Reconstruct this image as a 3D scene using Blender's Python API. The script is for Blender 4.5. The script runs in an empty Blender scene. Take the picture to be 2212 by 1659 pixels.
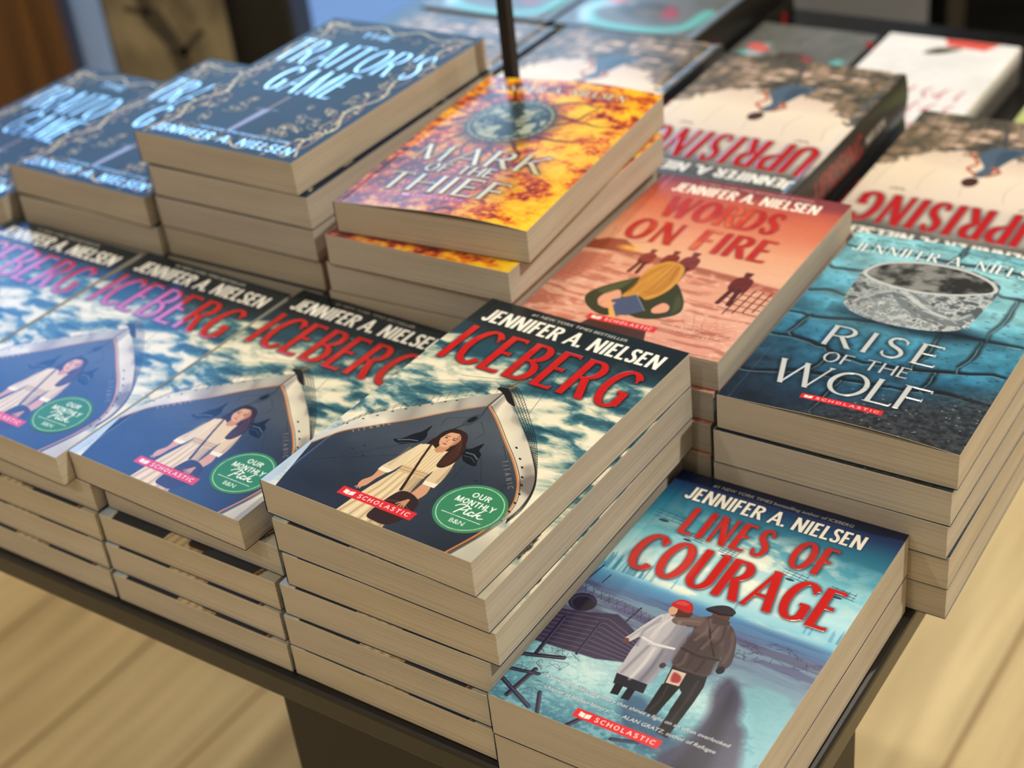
import bpy, math, random
import numpy as np
from mathutils import Matrix, Vector

# ------------------------------------------------------------------ camera, world, lights, exposure
SC = bpy.context.scene
COL = SC.collection
Z0 = 1.318                                   # camera height above the floor
PITCH, ROLL, FPX = math.radians(33.14), math.radians(6.91), 3338.0
cp, sp, cr, sr = math.cos(PITCH), math.sin(PITCH), math.cos(ROLL), math.sin(ROLL)
fwd = Vector((0, cp, -sp)); right0 = Vector((1, 0, 0)); down0 = Vector((0, -sp, -cp))
rt = right0 * cr + down0 * sr
dn = right0 * -sr + down0 * cr
cam_data = bpy.data.cameras.new('camera')
cam = bpy.data.objects.new('camera', cam_data)
COL.objects.link(cam)
m = Matrix.Identity(4)
for i, ax in enumerate((rt, -dn, -fwd)):
    for j in range(3):
        m[j][i] = ax[j]
m[2][3] = Z0
cam.matrix_world = m
cam_data.sensor_fit = 'HORIZONTAL'
cam_data.sensor_width = 36.0
cam_data.lens = FPX / 2212.0 * 36.0
cam_data.clip_start = 0.02
cam_data.dof.use_dof = True
cam_data.dof.focus_distance = 0.75
cam_data.dof.aperture_fstop = 6.6
SC.camera = cam

SC.view_settings.view_transform = 'Standard'
SC.view_settings.look = 'None'
SC.view_settings.gamma = 1.0
SC.view_settings.use_curve_mapping = False
SC.view_settings.exposure = 0.0

world = bpy.data.worlds.new('world')
SC.world = world
world.use_nodes = True
bg = world.node_tree.nodes['Background']
bg.inputs['Color'].default_value = (0.55, 0.75, 1.0, 1)
bg.inputs['Strength'].default_value = 0.6

CEIL = 3.45
# ceiling downlights of the shop: (x, y, watts, colour, radius)
LAMPS = [(-1.1, -0.95, 36, (1.0, 0.95, 0.84), 0.035),
         (1.75, 0.05, 246, (1.0, 0.94, 0.82), 0.035),
         (0.55, 2.35, 90, (1.0, 0.94, 0.82), 0.05),
         (-2.4, -0.5, 70, (1.0, 0.94, 0.82), 0.05),
         (2.4, 2.0, 120, (1.0, 0.94, 0.82), 0.05)]
WINDOW_RGB = (0.13, 0.37, 1.0)
WINDOW_STRENGTH = 5.2
MIDPANE_RGB = (0.38, 0.66, 1.0)
MIDPANE_STRENGTH = 4.6

# ------------------------------------------------------------------ small helpers
def lin(c):
    c = np.asarray(c, dtype=np.float64)
    return np.where(c <= 0.04045, c / 12.92, ((c + 0.055) / 1.055) ** 2.4)

def rgb(r, g, b):
    return tuple(float(x) for x in lin(np.array([r, g, b]) / 255.0)) + (1.0,)

def link(o, parent=None):
    COL.objects.link(o)
    if parent is not None:
        o.parent = parent
    return o

def tag(o, label=None, cat=None, group=None, kind=None):
    if label: o['label'] = label
    if cat: o['category'] = cat
    if group: o['group'] = group
    if kind: o['kind'] = kind
    return o

def empty(name, loc=(0, 0, 0), rot=(0, 0, 0)):
    o = bpy.data.objects.new(name, None)
    o.empty_display_size = 0.05
    o.location = loc
    o.rotation_euler = rot
    return link(o)

def mesh_obj(name, verts, faces, mat, parent=None, smooth=False):
    me = bpy.data.meshes.new(name)
    me.from_pydata([tuple(v) for v in verts], [], [tuple(f) for f in faces])
    me.materials.append(mat)
    if smooth:
        for p in me.polygons: p.use_smooth = True
    me.update()
    o = bpy.data.objects.new(name, me)
    return link(o, parent)

class MB:
    """collects boxes, prisms and tubes for one mesh"""
    def __init__(s): s.v, s.f = [], []
    def box(s, x0, y0, z0, x1, y1, z1):
        b = len(s.v)
        s.v += [(x0, y0, z0), (x1, y0, z0), (x1, y1, z0), (x0, y1, z0), (x0, y0, z1), (x1, y0, z1), (x1, y1, z1), (x0, y1, z1)]
        s.f += [(b, b + 3, b + 2, b + 1), (b + 4, b + 5, b + 6, b + 7), (b, b + 1, b + 5, b + 4), (b + 1, b + 2, b + 6, b + 5), (b + 2, b + 3, b + 7, b + 6), (b + 3, b, b + 4, b + 7)]
        return s
    def lathe(s, prof, cx=0, cy=0, n=32):
        b = len(s.v)
        for r, z in prof:
            for k in range(n):
                a = 2 * math.pi * k / n
                s.v.append((cx + r * math.cos(a), cy + r * math.sin(a), z))
        for i in range(len(prof) - 1):
            for k in range(n):
                k2 = (k + 1) % n
                s.f.append((b + i * n + k, b + i * n + k2, b + (i + 1) * n + k2, b + (i + 1) * n + k))
        s.f.append(tuple(b + k for k in range(n))[::-1])
        s.f.append(tuple(b + (len(prof) - 1) * n + k for k in range(n)))
        return s
    def build(s, name, mat, parent=None, bevel=0.0, smooth=False):
        o = mesh_obj(name, s.v, s.f, mat, parent, smooth)
        if bevel:
            md = o.modifiers.new('bevel', 'BEVEL'); md.width = bevel; md.segments = 3; md.limit_method = 'ANGLE'
        return o

# ------------------------------------------------------------------ materials
def new_mat(name):
    mt = bpy.data.materials.new(name)
    mt.use_nodes = True
    nt = mt.node_tree
    return mt, nt, nt.nodes['Principled BSDF']

def node(nt, typ, **kw):
    n = nt.nodes.new(typ)
    for k, v in kw.items():
        if k.startswith('_'): setattr(n, k[1:], v)
        else: n.inputs[k].default_value = v
    return n

def noise_mat(name, c1, c2, scale=(1, 1, 1), nscale=5.0, detail=4.0, rough=0.5, bump=0.0, spec=0.5, lo=0.35, hi=0.65):
    mt, nt, p = new_mat(name)
    tc = node(nt, 'ShaderNodeTexCoord')
    mp = node(nt, 'ShaderNodeMapping'); mp.inputs['Scale'].default_value = scale
    nz = node(nt, 'ShaderNodeTexNoise', Scale=nscale, Detail=detail)
    rp = node(nt, 'ShaderNodeValToRGB')
    rp.color_ramp.elements[0].position = lo; rp.color_ramp.elements[0].color = c1
    rp.color_ramp.elements[1].position = hi; rp.color_ramp.elements[1].color = c2
    L = nt.links.new
    L(tc.outputs['Object'], mp.inputs['Vector']); L(mp.outputs['Vector'], nz.inputs['Vector'])
    L(nz.outputs['Fac'], rp.inputs['Fac']); L(rp.outputs['Color'], p.inputs['Base Color'])
    p.inputs['Roughness'].default_value = rough
    p.inputs['Specular IOR Level'].default_value = spec
    if bump:
        bp = node(nt, 'ShaderNodeBump', Strength=bump, Distance=0.001)
        L(nz.outputs['Fac'], bp.inputs['Height']); L(bp.outputs['Normal'], p.inputs['Normal'])
    return mt

def wood_floor_mat():
    mt, nt, p = new_mat('oak_floor')
    L = nt.links.new
    tc = node(nt, 'ShaderNodeTexCoord')
    mp = node(nt, 'ShaderNodeMapping'); mp.inputs['Rotation'].default_value = (0, 0, math.radians(-52))
    L(tc.outputs['Object'], mp.inputs['Vector'])
    br = node(nt, 'ShaderNodeTexBrick', Scale=1.0)
    br.inputs['Color1'].default_value = rgb(230, 206, 154); br.inputs['Color2'].default_value = rgb(240, 218, 166)
    br.inputs['Mortar'].default_value = rgb(176, 146, 100)
    br.inputs['Mortar Size'].default_value = 0.004; br.inputs['Mortar Smooth'].default_value = 0.4
    br.inputs['Brick Width'].default_value = 1.6; br.inputs['Row Height'].default_value = 0.19
    br.offset = 0.37
    L(mp.outputs['Vector'], br.inputs['Vector'])
    mp2 = node(nt, 'ShaderNodeMapping'); mp2.inputs['Scale'].default_value = (1.2, 14, 1)
    L(mp.outputs['Vector'], mp2.inputs['Vector'])
    nz = node(nt, 'ShaderNodeTexNoise', Scale=2.2, Detail=6.0)
    L(mp2.outputs['Vector'], nz.inputs['Vector'])
    rp = node(nt, 'ShaderNodeValToRGB')
    rp.color_ramp.elements[0].position = 0.3; rp.color_ramp.elements[0].color = (0.72, 0.68, 0.62, 1)
    rp.color_ramp.elements[1].position = 0.7; rp.color_ramp.elements[1].color = (1.05, 1.03, 1.0, 1)
    L(nz.outputs['Fac'], rp.inputs['Fac'])
    mx = node(nt, 'ShaderNodeMix', _data_type='RGBA', _blend_type='MULTIPLY'); mx.inputs[0].default_value = 1.0
    L(br.outputs['Color'], mx.inputs[6]); L(rp.outputs['Color'], mx.inputs[7])
    L(mx.outputs[2], p.inputs['Base Color'])
    p.inputs['Roughness'].default_value = 0.5
    return mt

def paper_edge_mat(name, c1, c2):
    """cut page edges: thin horizontal lines, one per few leaves"""
    mt, nt, p = new_mat(name)
    L = nt.links.new
    tc = node(nt, 'ShaderNodeTexCoord')
    mp = node(nt, 'ShaderNodeMapping'); mp.inputs['Scale'].default_value = (5, 5, 2600)
    nz = node(nt, 'ShaderNodeTexNoise', Scale=1.0, Detail=3.0, Roughness=0.6)
    mp2 = node(nt, 'ShaderNodeMapping'); mp2.inputs['Scale'].default_value = (14, 14, 50)
    nz2 = node(nt, 'ShaderNodeTexNoise', Scale=1.0, Detail=4.0)
    L(tc.outputs['Object'], mp.inputs['Vector']); L(mp.outputs['Vector'], nz.inputs['Vector'])
    L(tc.outputs['Object'], mp2.inputs['Vector']); L(mp2.outputs['Vector'], nz2.inputs['Vector'])
    ad = node(nt, 'ShaderNodeMath', _operation='MULTIPLY_ADD'); ad.inputs[1].default_value = 0.3
    L(nz2.outputs['Fac'], ad.inputs[0]); L(nz.outputs['Fac'], ad.inputs[2])
    rp = node(nt, 'ShaderNodeValToRGB')
    rp.color_ramp.elements[0].position = 0.42; rp.color_ramp.elements[0].color = c1
    rp.color_ramp.elements[1].position = 0.78; rp.color_ramp.elements[1].color = c2
    L(ad.outputs[0], rp.inputs['Fac']); L(rp.outputs['Color'], p.inputs['Base Color'])
    p.inputs['Roughness'].default_value = 0.75
    p.inputs['Specular IOR Level'].default_value = 0.25
    return mt

def print_mat(name, rough=0.2, wav=0.0, spec=0.5):
    """printed card: ink colour carried by the mesh; alpha marks metallic foil"""
    mt, nt, p = new_mat(name)
    L = nt.links.new
    at = node(nt, 'ShaderNodeAttribute'); at.attribute_name = 'ink'
    L(at.outputs['Color'], p.inputs['Base Color'])
    L(at.outputs['Alpha'], p.inputs['Metallic'])
    tc = node(nt, 'ShaderNodeTexCoord')
    nz = node(nt, 'ShaderNodeTexNoise', Scale=26.0, Detail=2.0)
    L(tc.outputs['Object'], nz.inputs['Vector'])
    mr = node(nt, 'ShaderNodeMapRange'); mr.inputs['To Min'].default_value = rough * 0.8; mr.inputs['To Max'].default_value = rough * 1.2
    L(nz.outputs['Fac'], mr.inputs['Value'])
    gl = node(nt, 'ShaderNodeAttribute'); gl.attribute_name = 'varnish'      # spot varnish on the raised titles
    mx = node(nt, 'ShaderNodeMix'); mx.inputs[3].default_value = 0.08
    L(gl.outputs['Fac'], mx.inputs[0]); L(mr.outputs['Result'], mx.inputs[2]); L(mx.outputs[0], p.inputs['Roughness'])
    ms = node(nt, 'ShaderNodeMath', _operation='MULTIPLY_ADD'); ms.inputs[1].default_value = 0.6; ms.inputs[2].default_value = spec
    L(gl.outputs['Fac'], ms.inputs[0]); L(ms.outputs[0], p.inputs['Specular IOR Level'])
    if wav:
        bp = node(nt, 'ShaderNodeBump', Strength=1.0, Distance=wav)
        L(nz.outputs['Fac'], bp.inputs['Height']); L(bp.outputs['Normal'], p.inputs['Normal'])
    return mt

M_PAGE = [paper_edge_mat('page_edges', rgb(168, 158, 142), rgb(200, 192, 177)),
          paper_edge_mat('page_edges_grey', rgb(162, 153, 139), rgb(195, 187, 173)),
          paper_edge_mat('page_edges_tan', rgb(166, 154, 135), rgb(200, 190, 171))]
M_GLOSS = print_mat('gloss_cover', 0.19, 0.00004)
M_SATIN = print_mat('satin_cover', 0.28, 0.00003, 0.45)
M_MATTE = print_mat('matte_cover', 0.3, 0.00002, 0.11)
M_JACKET = print_mat('dust_jacket', 0.3, 0.00003, 0.4)
M_STICK = print_mat('sticker_print', 0.35)
M_BLACK = noise_mat('black_laminate', rgb(17, 16, 15), rgb(24, 23, 21), nscale=60, rough=0.3, bump=0.03)
M_BLACKP = noise_mat('black_panel', rgb(12, 11, 10), rgb(18, 17, 15), nscale=30, rough=0.55)
M_STEEL = noise_mat('black_powder_coat', rgb(14, 13, 12), rgb(22, 20, 19), nscale=400, rough=0.45)
M_WALL = noise_mat('painted_plaster', rgb(196, 182, 160), rgb(206, 192, 170), nscale=8, rough=0.85)
M_DARKWALL = noise_mat('dark_panelling', rgb(58, 48, 38), rgb(72, 60, 48), scale=(1, 1, 0.1), nscale=12, rough=0.7)
M_CEIL = noise_mat('ceiling_paint', rgb(212, 204, 190), rgb(220, 212, 198), nscale=6, rough=0.9)
M_WOOD = noise_mat('brown_stained_oak', rgb(70, 43, 14), rgb(98, 62, 22), scale=(14, 14, 1), nscale=3, rough=0.5)
M_FLOOR = wood_floor_mat()
# ------------------------------------------------------------------ print shop: paints a cover into arrays, later the ink of a fine mesh
def catmull(pts, n=8, closed=False):
    P = np.array(pts, float)
    if closed: Q = np.vstack([P[-1], P, P[0], P[1]])
    else: Q = np.vstack([2 * P[0] - P[1], P, 2 * P[-1] - P[-2]])
    out = []
    t = np.linspace(0, 1, n, endpoint=False)[:, None]
    for i in range(1, len(Q) - 2):
        a, b, c, d = Q[i - 1], Q[i], Q[i + 1], Q[i + 2]
        out.append(0.5 * (2 * b + (c - a) * t + (2 * a - 5 * b + 4 * c - d) * t ** 2 + (3 * b - a - 3 * c + d) * t ** 3))
    out = np.vstack(out)
    return out if closed else np.vstack([out, P[-1]])

def sstep(a, b, x):
    t = np.clip((x - a) / (b - a), 0, 1)
    return t * t * (3 - 2 * t)

class Art:
    """canvas in millimetres, u to the right, v up; s0 = width of the spine to the left of u = 0"""
    def __init__(s, W, H, step, base, spine=0.0):
        s.step, s.W, s.H, s.spine = step, W, H, spine
        s.u = np.linspace(-spine, W, int(round((W + spine) / step)) + 1)
        s.v = np.linspace(0, H, int(round(H / step)) + 1)
        s.U, s.V = np.meshgrid(s.u, s.v)
        s.c = np.ones(s.U.shape + (3,)) * (np.array(base) / 255.0)
        s.foil = np.zeros(s.U.shape); s.h = np.zeros(s.U.shape); s.gl = np.zeros(s.U.shape)
    def win(s, x0, y0, x1, y1):
        du, dv = s.u[1] - s.u[0], s.v[1] - s.v[0]
        i0 = max(0, int((x0 - s.u[0]) / du)); i1 = min(len(s.u), int((x1 - s.u[0]) / du) + 2)
        j0 = max(0, int(y0 / dv)); j1 = min(len(s.v), int(y1 / dv) + 2)
        return (slice(j0, max(j0, j1)), slice(i0, max(i0, i1)))
    def blend(s, sl, m, col, a=1.0):
        col = np.asarray(col, float)
        if col.ndim == 3: col = col[sl] if col.shape[:2] == s.U.shape else col
        else: col = col / 255.0
        m = (m * a)[..., None]
        s.c[sl] = s.c[sl] * (1 - m) + col * m
    def sd_loops(s, loops, pad):
        A = np.vstack([np.asarray(l, float) for l in loops]); B = np.vstack([np.roll(np.asarray(l, float), -1, 0) for l in loops])
        sl = s.win(A[:, 0].min() - pad, A[:, 1].min() - pad, A[:, 0].max() + pad, A[:, 1].max() + pad)
        X, Y = s.U[sl], s.V[sl]
        d2 = np.full(X.shape, 1e9); ins = np.zeros(X.shape, bool)
        if X.size == 0: return sl, d2
        for (ax, ay), (bx, by) in zip(A, B):
            ex, ey = bx - ax, by - ay
            l2 = ex * ex + ey * ey
            if l2 < 1e-12: continue
            t = np.clip(((X - ax) * ex + (Y - ay) * ey) / l2, 0, 1)
            d2 = np.minimum(d2, (X - ax - t * ex) ** 2 + (Y - ay - t * ey) ** 2)
            if abs(ey) > 1e-12:
                c = ((ay > Y) != (by > Y)) & (X < ex * (Y - ay) / ey + ax)
                ins ^= c
        d = np.sqrt(d2)
        return sl, np.where(ins, -d, d)
    def poly(s, pts, col, a=1.0, soft=0.0, grow=0.0):
        soft = max(soft, s.step)
        sl, d = s.sd_loops([pts], soft + grow + s.step)
        s.blend(sl, np.clip(0.5 - (d - grow) / soft, 0, 1), col, a)
    def curve(s, pts, col, a=1.0, soft=0.0, n=8):
        s.poly(catmull(pts, n, True), col, a, soft)
    def line(s, pts, w, col, a=1.0, soft=0.0):
        soft = max(soft, s.step)
        P = np.array(pts, float); w = np.broadcast_to(np.asarray(w, float), (len(P),))
        pad = w.max() + soft
        sl = s.win(P[:, 0].min() - pad, P[:, 1].min() - pad, P[:, 0].max() + pad, P[:, 1].max() + pad)
        X, Y = s.U[sl], s.V[sl]
        if X.size == 0: return
        m = np.zeros(X.shape)
        for i in range(len(P) - 1):
            ax, ay = P[i]; ex, ey = P[i + 1] - P[i]
            t = np.clip(((X - ax) * ex + (Y - ay) * ey) / (ex * ex + ey * ey + 1e-12), 0, 1)
            d = np.hypot(X - ax - t * ex, Y - ay - t * ey) - (w[i] + (w[i + 1] - w[i]) * t) / 2
            m = np.maximum(m, np.clip(0.5 - d / soft, 0, 1))
        s.blend(sl, m, col, a)
    def ell(s, cx, cy, rx, ry, col, a=1.0, soft=0.0, rot=0.0):
        soft = max(soft, s.step); R = max(rx, ry) + soft
        sl = s.win(cx - R, cy - R, cx + R, cy + R)
        X, Y = s.U[sl] - cx, s.V[sl] - cy
        c, n = math.cos(math.radians(rot)), math.sin(math.radians(rot))
        d = (np.hypot((X * c + Y * n) / rx, (-X * n + Y * c) / ry) - 1) * min(rx, ry)
        s.blend(sl, np.clip(0.5 - d / soft, 0, 1), col, a)
    def fbm(s, sx, sy, octv, seed, warp=None):
        r = np.random.RandomState(seed); out = np.zeros(s.U.shape); amp, tot = 1.0, 0.0
        X, Y = s.U + s.spine, s.V
        if warp is not None: X, Y = X + warp[0], Y + warp[1]
        X = X - X.min(); Y = Y - Y.min()
        for o in range(octv):
            fx, fy = X / sx * 2 ** o, Y / sy * 2 ** o
            ix, iy = fx.astype(int), fy.astype(int)
            g = r.rand(iy.max() + 2, ix.max() + 2)
            tx, ty = fx - ix, fy - iy
            tx = tx * tx * (3 - 2 * tx); ty = ty * ty * (3 - 2 * ty)
            out += amp * ((g[iy, ix] * (1 - tx) + g[iy, ix + 1] * tx) * (1 - ty) + (g[iy + 1, ix] * (1 - tx) + g[iy + 1, ix + 1] * tx) * ty)
            tot += amp; amp *= 0.5
        return out / tot
    def full(s): return (slice(0, len(s.v)), slice(0, len(s.u)))
    def ramp(s, t, stops):
        """colour ramp over array t; stops = [(pos, (r, g, b)), ...]"""
        p = [q[0] for q in stops]; c = np.array([q[1] for q in stops], float) / 255.0
        return np.stack([np.interp(t, p, c[:, k]) for k in range(3)], -1)
    def mask_loops(s, groups):
        M = np.zeros(s.U.shape)
        for g in groups:
            sl, d = s.sd_loops(g, s.step * 2)
            M[sl] = np.maximum(M[sl], np.clip(0.5 - d / s.step, 0, 1))
        return M
    def blur(s, M, r):
        k = max(1, int(round(r / s.step)))
        for _ in range(2):
            for ax in (0, 1):
                P = np.pad(M, [(k + 1, k) if i == ax else (0, 0) for i in range(2)], mode='edge')
                c = np.cumsum(P, ax)
                n = M.shape[ax]
                M = (np.take(c, range(2 * k + 1, 2 * k + 1 + n), ax) - np.take(c, range(0, n), ax)) / (2 * k + 1)
        return M
    def ink(s, M, col, a=1.0, halo=None, hr=1.5, ha=0.7, foil=0.0, emboss=0.0, off=(0, 0)):
        if halo is not None:
            Hm = np.clip(s.blur(M, hr) * 2.2, 0, 1)
            if off != (0, 0):
                Hm = np.roll(Hm, (int(off[1] / s.step), int(off[0] / s.step)), (0, 1))
            s.blend(s.full(), Hm, halo, ha)
        s.blend(s.full(), M, col, a)
        if foil: s.foil = np.maximum(s.foil, M * foil)
        if emboss: s.gl = np.maximum(s.gl, M)
        if emboss: s.h = np.maximum(s.h, s.blur(M, s.step) * emboss)

# --- lettering. Large titles: drawn pen strokes with thick and thin; small lines: outlines of the built-in font
def glyph(ch, T, t):
    """strokes (points, mode) at cap height 1; mode c: width by direction, T thick, t thin, d/D: diagonal thin/thick cut level; + serif feet"""
    h = t / 2; S = []; F = []
    def L(x0, y0, x1, y1, m='c'): S.append((np.array([(x0, y0), (x1, y1)], float), m))
    def arc(cx, cy, rx, ry, a0, a1, m='c', n=28):
        a = np.radians(np.linspace(a0, a1, n)); S.append((np.stack([cx + rx * np.cos(a), cy + ry * np.sin(a)], -1), m))
    x = T / 2
    if ch == 'A': w = .78; L(.03, 0, .39, 1, 'd'); L(.75, 0, .39, 1, 'D'); L(.17, .33, .61, .33, 't'); F += [(.04, 0), (.74, 0)]
    elif ch == 'B':
        w = .62; L(x, 0, x, 1); L(x, 1 - h, .3, 1 - h); L(x, .53, .32, .53); L(x, h, .32, h)
        arc(.3, .765, .24, .235 - h, -90, 90); arc(.32, .265, .27, .265 - h, -90, 90); F += [(x - .06, 0, 'r'), (x - .06, 1, 'r')]
    elif ch == 'C': w = .64; arc(.4, .5, .36, .5 - h, 42, 318); F += [(.655, .8, 'k'), ]
    elif ch == 'D': w = .72; L(x, 0, x, 1); L(x, 1 - h, .3, 1 - h); L(x, h, .3, h); arc(.3, .5, .37, .5 - h, -90, 90); F += [(x - .06, 0, 'r'), (x - .06, 1, 'r')]
    elif ch == 'E': w = .54; L(x, 0, x, 1); L(x, 1 - h, .5, 1 - h); L(x, .53, .42, .53); L(x, h, .53, h); F += [(x - .06, 0, 'r'), (x - .06, 1, 'r'), (.5, 1, 'v'), (.53, 0, 'V'), (.42, .53, 'm')]
    elif ch == 'F': w = .5; L(x, 0, x, 1); L(x, 1 - h, .5, 1 - h); L(x, .52, .42, .52); F += [(x, 0), (x - .06, 1, 'r'), (.5, 1, 'v'), (.42, .52, 'm')]
    elif ch == 'G': w = .7; arc(.4, .5, .36, .5 - h, 42, 322); L(.64, .08, .64, .42); L(.44, .42, .72, .42, 't'); F += [(.65, .8, 'k')]
    elif ch == 'H': w = .74; L(x, 0, x, 1); L(.74 - x, 0, .74 - x, 1); L(x, .52, .74 - x, .52, 't'); F += [(x, 0), (x, 1), (.74 - x, 0), (.74 - x, 1)]
    elif ch == 'I': w = T + .06; L(w / 2, 0, w / 2, 1); F += [(w / 2, 0), (w / 2, 1)]
    elif ch == 'J': w = .42; L(.42 - x, .28, .42 - x, 1); arc(.42 - x - .17, .28, .17, .28 - h, -170, 0); F += [(.42 - x, 1)]
    elif ch == 'K': w = .7; L(x, 0, x, 1); L(x, .42, .62, 1, 'd'); L(.26, .55, .68, 0, 'D'); F += [(x, 0), (x, 1), (.6, 1), (.67, 0)]
    elif ch == 'L': w = .5; L(x, 0, x, 1); L(x, h, .5, h); F += [(x, 1), (x - .06, 0, 'r'), (.5, 0, 'V')]
    elif ch == 'M': w = .95; L(.08, 0, .12, 1, 'd'); L(.12, 1, .475, .05, 'D'); L(.475, .05, .83, 1, 'd'); L(.86, 0, .83, 1, 'D'); F += [(.08, 0), (.87, 0), (.08, 1, 'r'), (.87, 1, 'l')]
    elif ch == 'N': w = .76; L(.09, 0, .09, 1, 't' if t < T * .7 else 'c'); L(.09, 1, .67, 0, 'D'); L(.67, 0, .67, 1, 't' if t < T * .7 else 'c'); F += [(.09, 0), (.06, 1), (.67, 1)]
    elif ch == 'O': w = .8; arc(.4, .5, .4 - T / 2, .5 - h, 0, 360, 'c', 48)
    elif ch == 'P': w = .58; L(x, 0, x, 1); L(x, 1 - h, .3, 1 - h); L(x, .46, .3, .46); arc(.3, .73, .25, .27 - h, -90, 90); F += [(x, 0), (x - .06, 1, 'r')]
    elif ch == 'R': w = .66; L(x, 0, x, 1); L(x, 1 - h, .3, 1 - h); L(x, .5, .3, .5); arc(.3, .75, .25, .25 - h, -90, 90); L(.32, .5, .62, 0, 'D'); F += [(x, 0), (x - .06, 1, 'r'), (.63, 0)]
    elif ch == 'S':
        w = .54; P = catmull([(.47, .8), (.4, .93), (.27, 1 - h), (.13, .92), (.08, .76), (.16, .61), (.29, .52), (.42, .41), (.48, .25), (.41, .08), (.26, h), (.12, .07), (.06, .22)], 6)
        S.append((P, 's')); F += [(.48, .82, 'k'), (.06, .2, 'K')]
    elif ch == 'T': w = .64; L(.32, 0, .32, 1); L(.02, 1 - h, .62, 1 - h); F += [(.32, 0), (.02, 1, 'v'), (.62, 1, 'v')]
    elif ch == 'U': w = .7; L(x, .3, x, 1); L(.7 - x, .3, .7 - x, 1, 'c'); arc(.35, .3, .35 - x, .3 - h, 180, 360); F += [(x, 1), (.7 - x, 1)]
    elif ch == 'W': w = 1.05; L(.02, 1, .28, 0, 'D'); L(.28, 0, .52, .95, 'd'); L(.52, .95, .78, 0, 'D'); L(.78, 0, 1.03, 1, 'd'); F += [(.04, 1), (1.02, 1), (.52, 1)]
    elif ch == 'Y': w = .68; L(.03, 1, .34, .45, 'D'); L(.34, .45, .65, 1, 'd'); L(.34, 0, .34, .5); F += [(.34, 0), (.05, 1), (.63, 1)]
    elif ch == "'": w = .12; S.append((np.array([(.06, 1), (.04, .72)]), 'T'))
    elif ch == '.': w = T; L(x, 0, x, T)
    else: w = .3
    return w, S, F

def ribbon(P, w):
    d = np.gradient(P, axis=0); n = np.stack([-d[:, 1], d[:, 0]], -1); n /= np.linalg.norm(n, axis=1, keepdims=True) + 1e-12
    w = np.asarray(w)[:, None] / 2
    return np.vstack([P + n * w, (P - n * w)[::-1]])

def lettering(text, x0, x1, y0, y1, T=.17, t=.17, serif=0.0, st=.04, gap=.1, space=.32, rot=0.0, slant=0.0, xs=None):
    """polygons (mm) of a line of capitals between x0 and x1, baseline y0, cap line y1"""
    Hh = y1 - y0; G = [glyph(c, T, t) if c != ' ' else (space, [], []) for c in text]
    tot = sum(g[0] for g in G) + gap * (len(G) - 1)
    sx = (x1 - x0) / tot if x1 is not None else Hh * (xs or 1.0)
    out = []; cx = 0.0
    for g in G:
        w, S, F = g
        tr = lambda P: np.stack([(np.asarray(P)[:, 0] + cx) * sx + slant * np.asarray(P)[:, 1] * Hh, np.asarray(P)[:, 1] * Hh], -1)
        for P, mode in S:
            if mode in 'dD':
                wt = (t if mode == 'd' else T) * Hh
                a, b = tr(P)
                if a[1] > b[1]: a, b = b, a
                dx = (b[0] - a[0]) / (b[1] - a[1] + 1e-9)
                hw = wt * math.sqrt(1 + dx * dx) / 2
                out.append(np.array([(a[0] - hw, a[1]), (a[0] + hw, a[1]), (b[0] + hw, b[1]), (b[0] - hw, b[1])]))
                continue
            Q = tr(P)
            d = np.gradient(Q, axis=0); sn = np.abs(d[:, 1]) / (np.hypot(d[:, 0], d[:, 1]) + 1e-12)
            if mode == 'T': ww = np.full(len(Q), T)
            elif mode == 't': ww = np.full(len(Q), t)
            elif mode == 's': ww = t + (T - t) * np.clip(np.sin(np.linspace(-.25, math.pi + .25, len(Q))), 0, 1) ** 1.2
            else: ww = t + (T - t) * sn ** 1.4
            out.append(ribbon(Q, ww * Hh))
        if serif:
            for f in F:
                fx, fy = f[0], f[1]; k = f[2] if len(f) > 2 else 'b'
                X, Y = tr([(fx, fy)])[0]; s_, q = serif * Hh, st * Hh
                ins = -1 if fy > .5 else 1
                if k == 'b': out.append(np.array([(X - s_, Y), (X + s_, Y), (X + s_, Y + ins * q * .6), (X + s_ * .35, Y + ins * q * 2), (X - s_ * .35, Y + ins * q * 2), (X - s_, Y + ins * q * .6)]))
                elif k in 'rl': out.append(np.array([(X - s_ * .5, Y), (X + s_, Y), (X + s_, Y + ins * q), (X - s_ * .5, Y + ins * q * .7)]))
                elif k in 'vV': out.append(np.array([(X, Y), (X + q * .4, Y + ins * s_ * 1.7), (X - q * .9, Y + ins * s_ * 1.5), (X - q * 1.5, Y)]))
                elif k == 'm': out.append(np.array([(X - q, Y - s_ * .8), (X, Y - s_ * .8), (X, Y + s_ * .8), (X - q, Y + s_ * .8)]))
                elif k in 'kK': out.append(np.array([(X - q * .8, Y - s_ * 1.2), (X + q * .4, Y - s_ * 1.2), (X + q * .4, Y + s_ * 1.3), (X - q * .8, Y + s_ * .8)]))
        cx += w + gap
    c, n = math.cos(math.radians(rot)), math.sin(math.radians(rot))
    return [[np.stack([x0 + P[:, 0] * c - P[:, 1] * n, y0 + P[:, 0] * n + P[:, 1] * c], -1)] for P in out]

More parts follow.
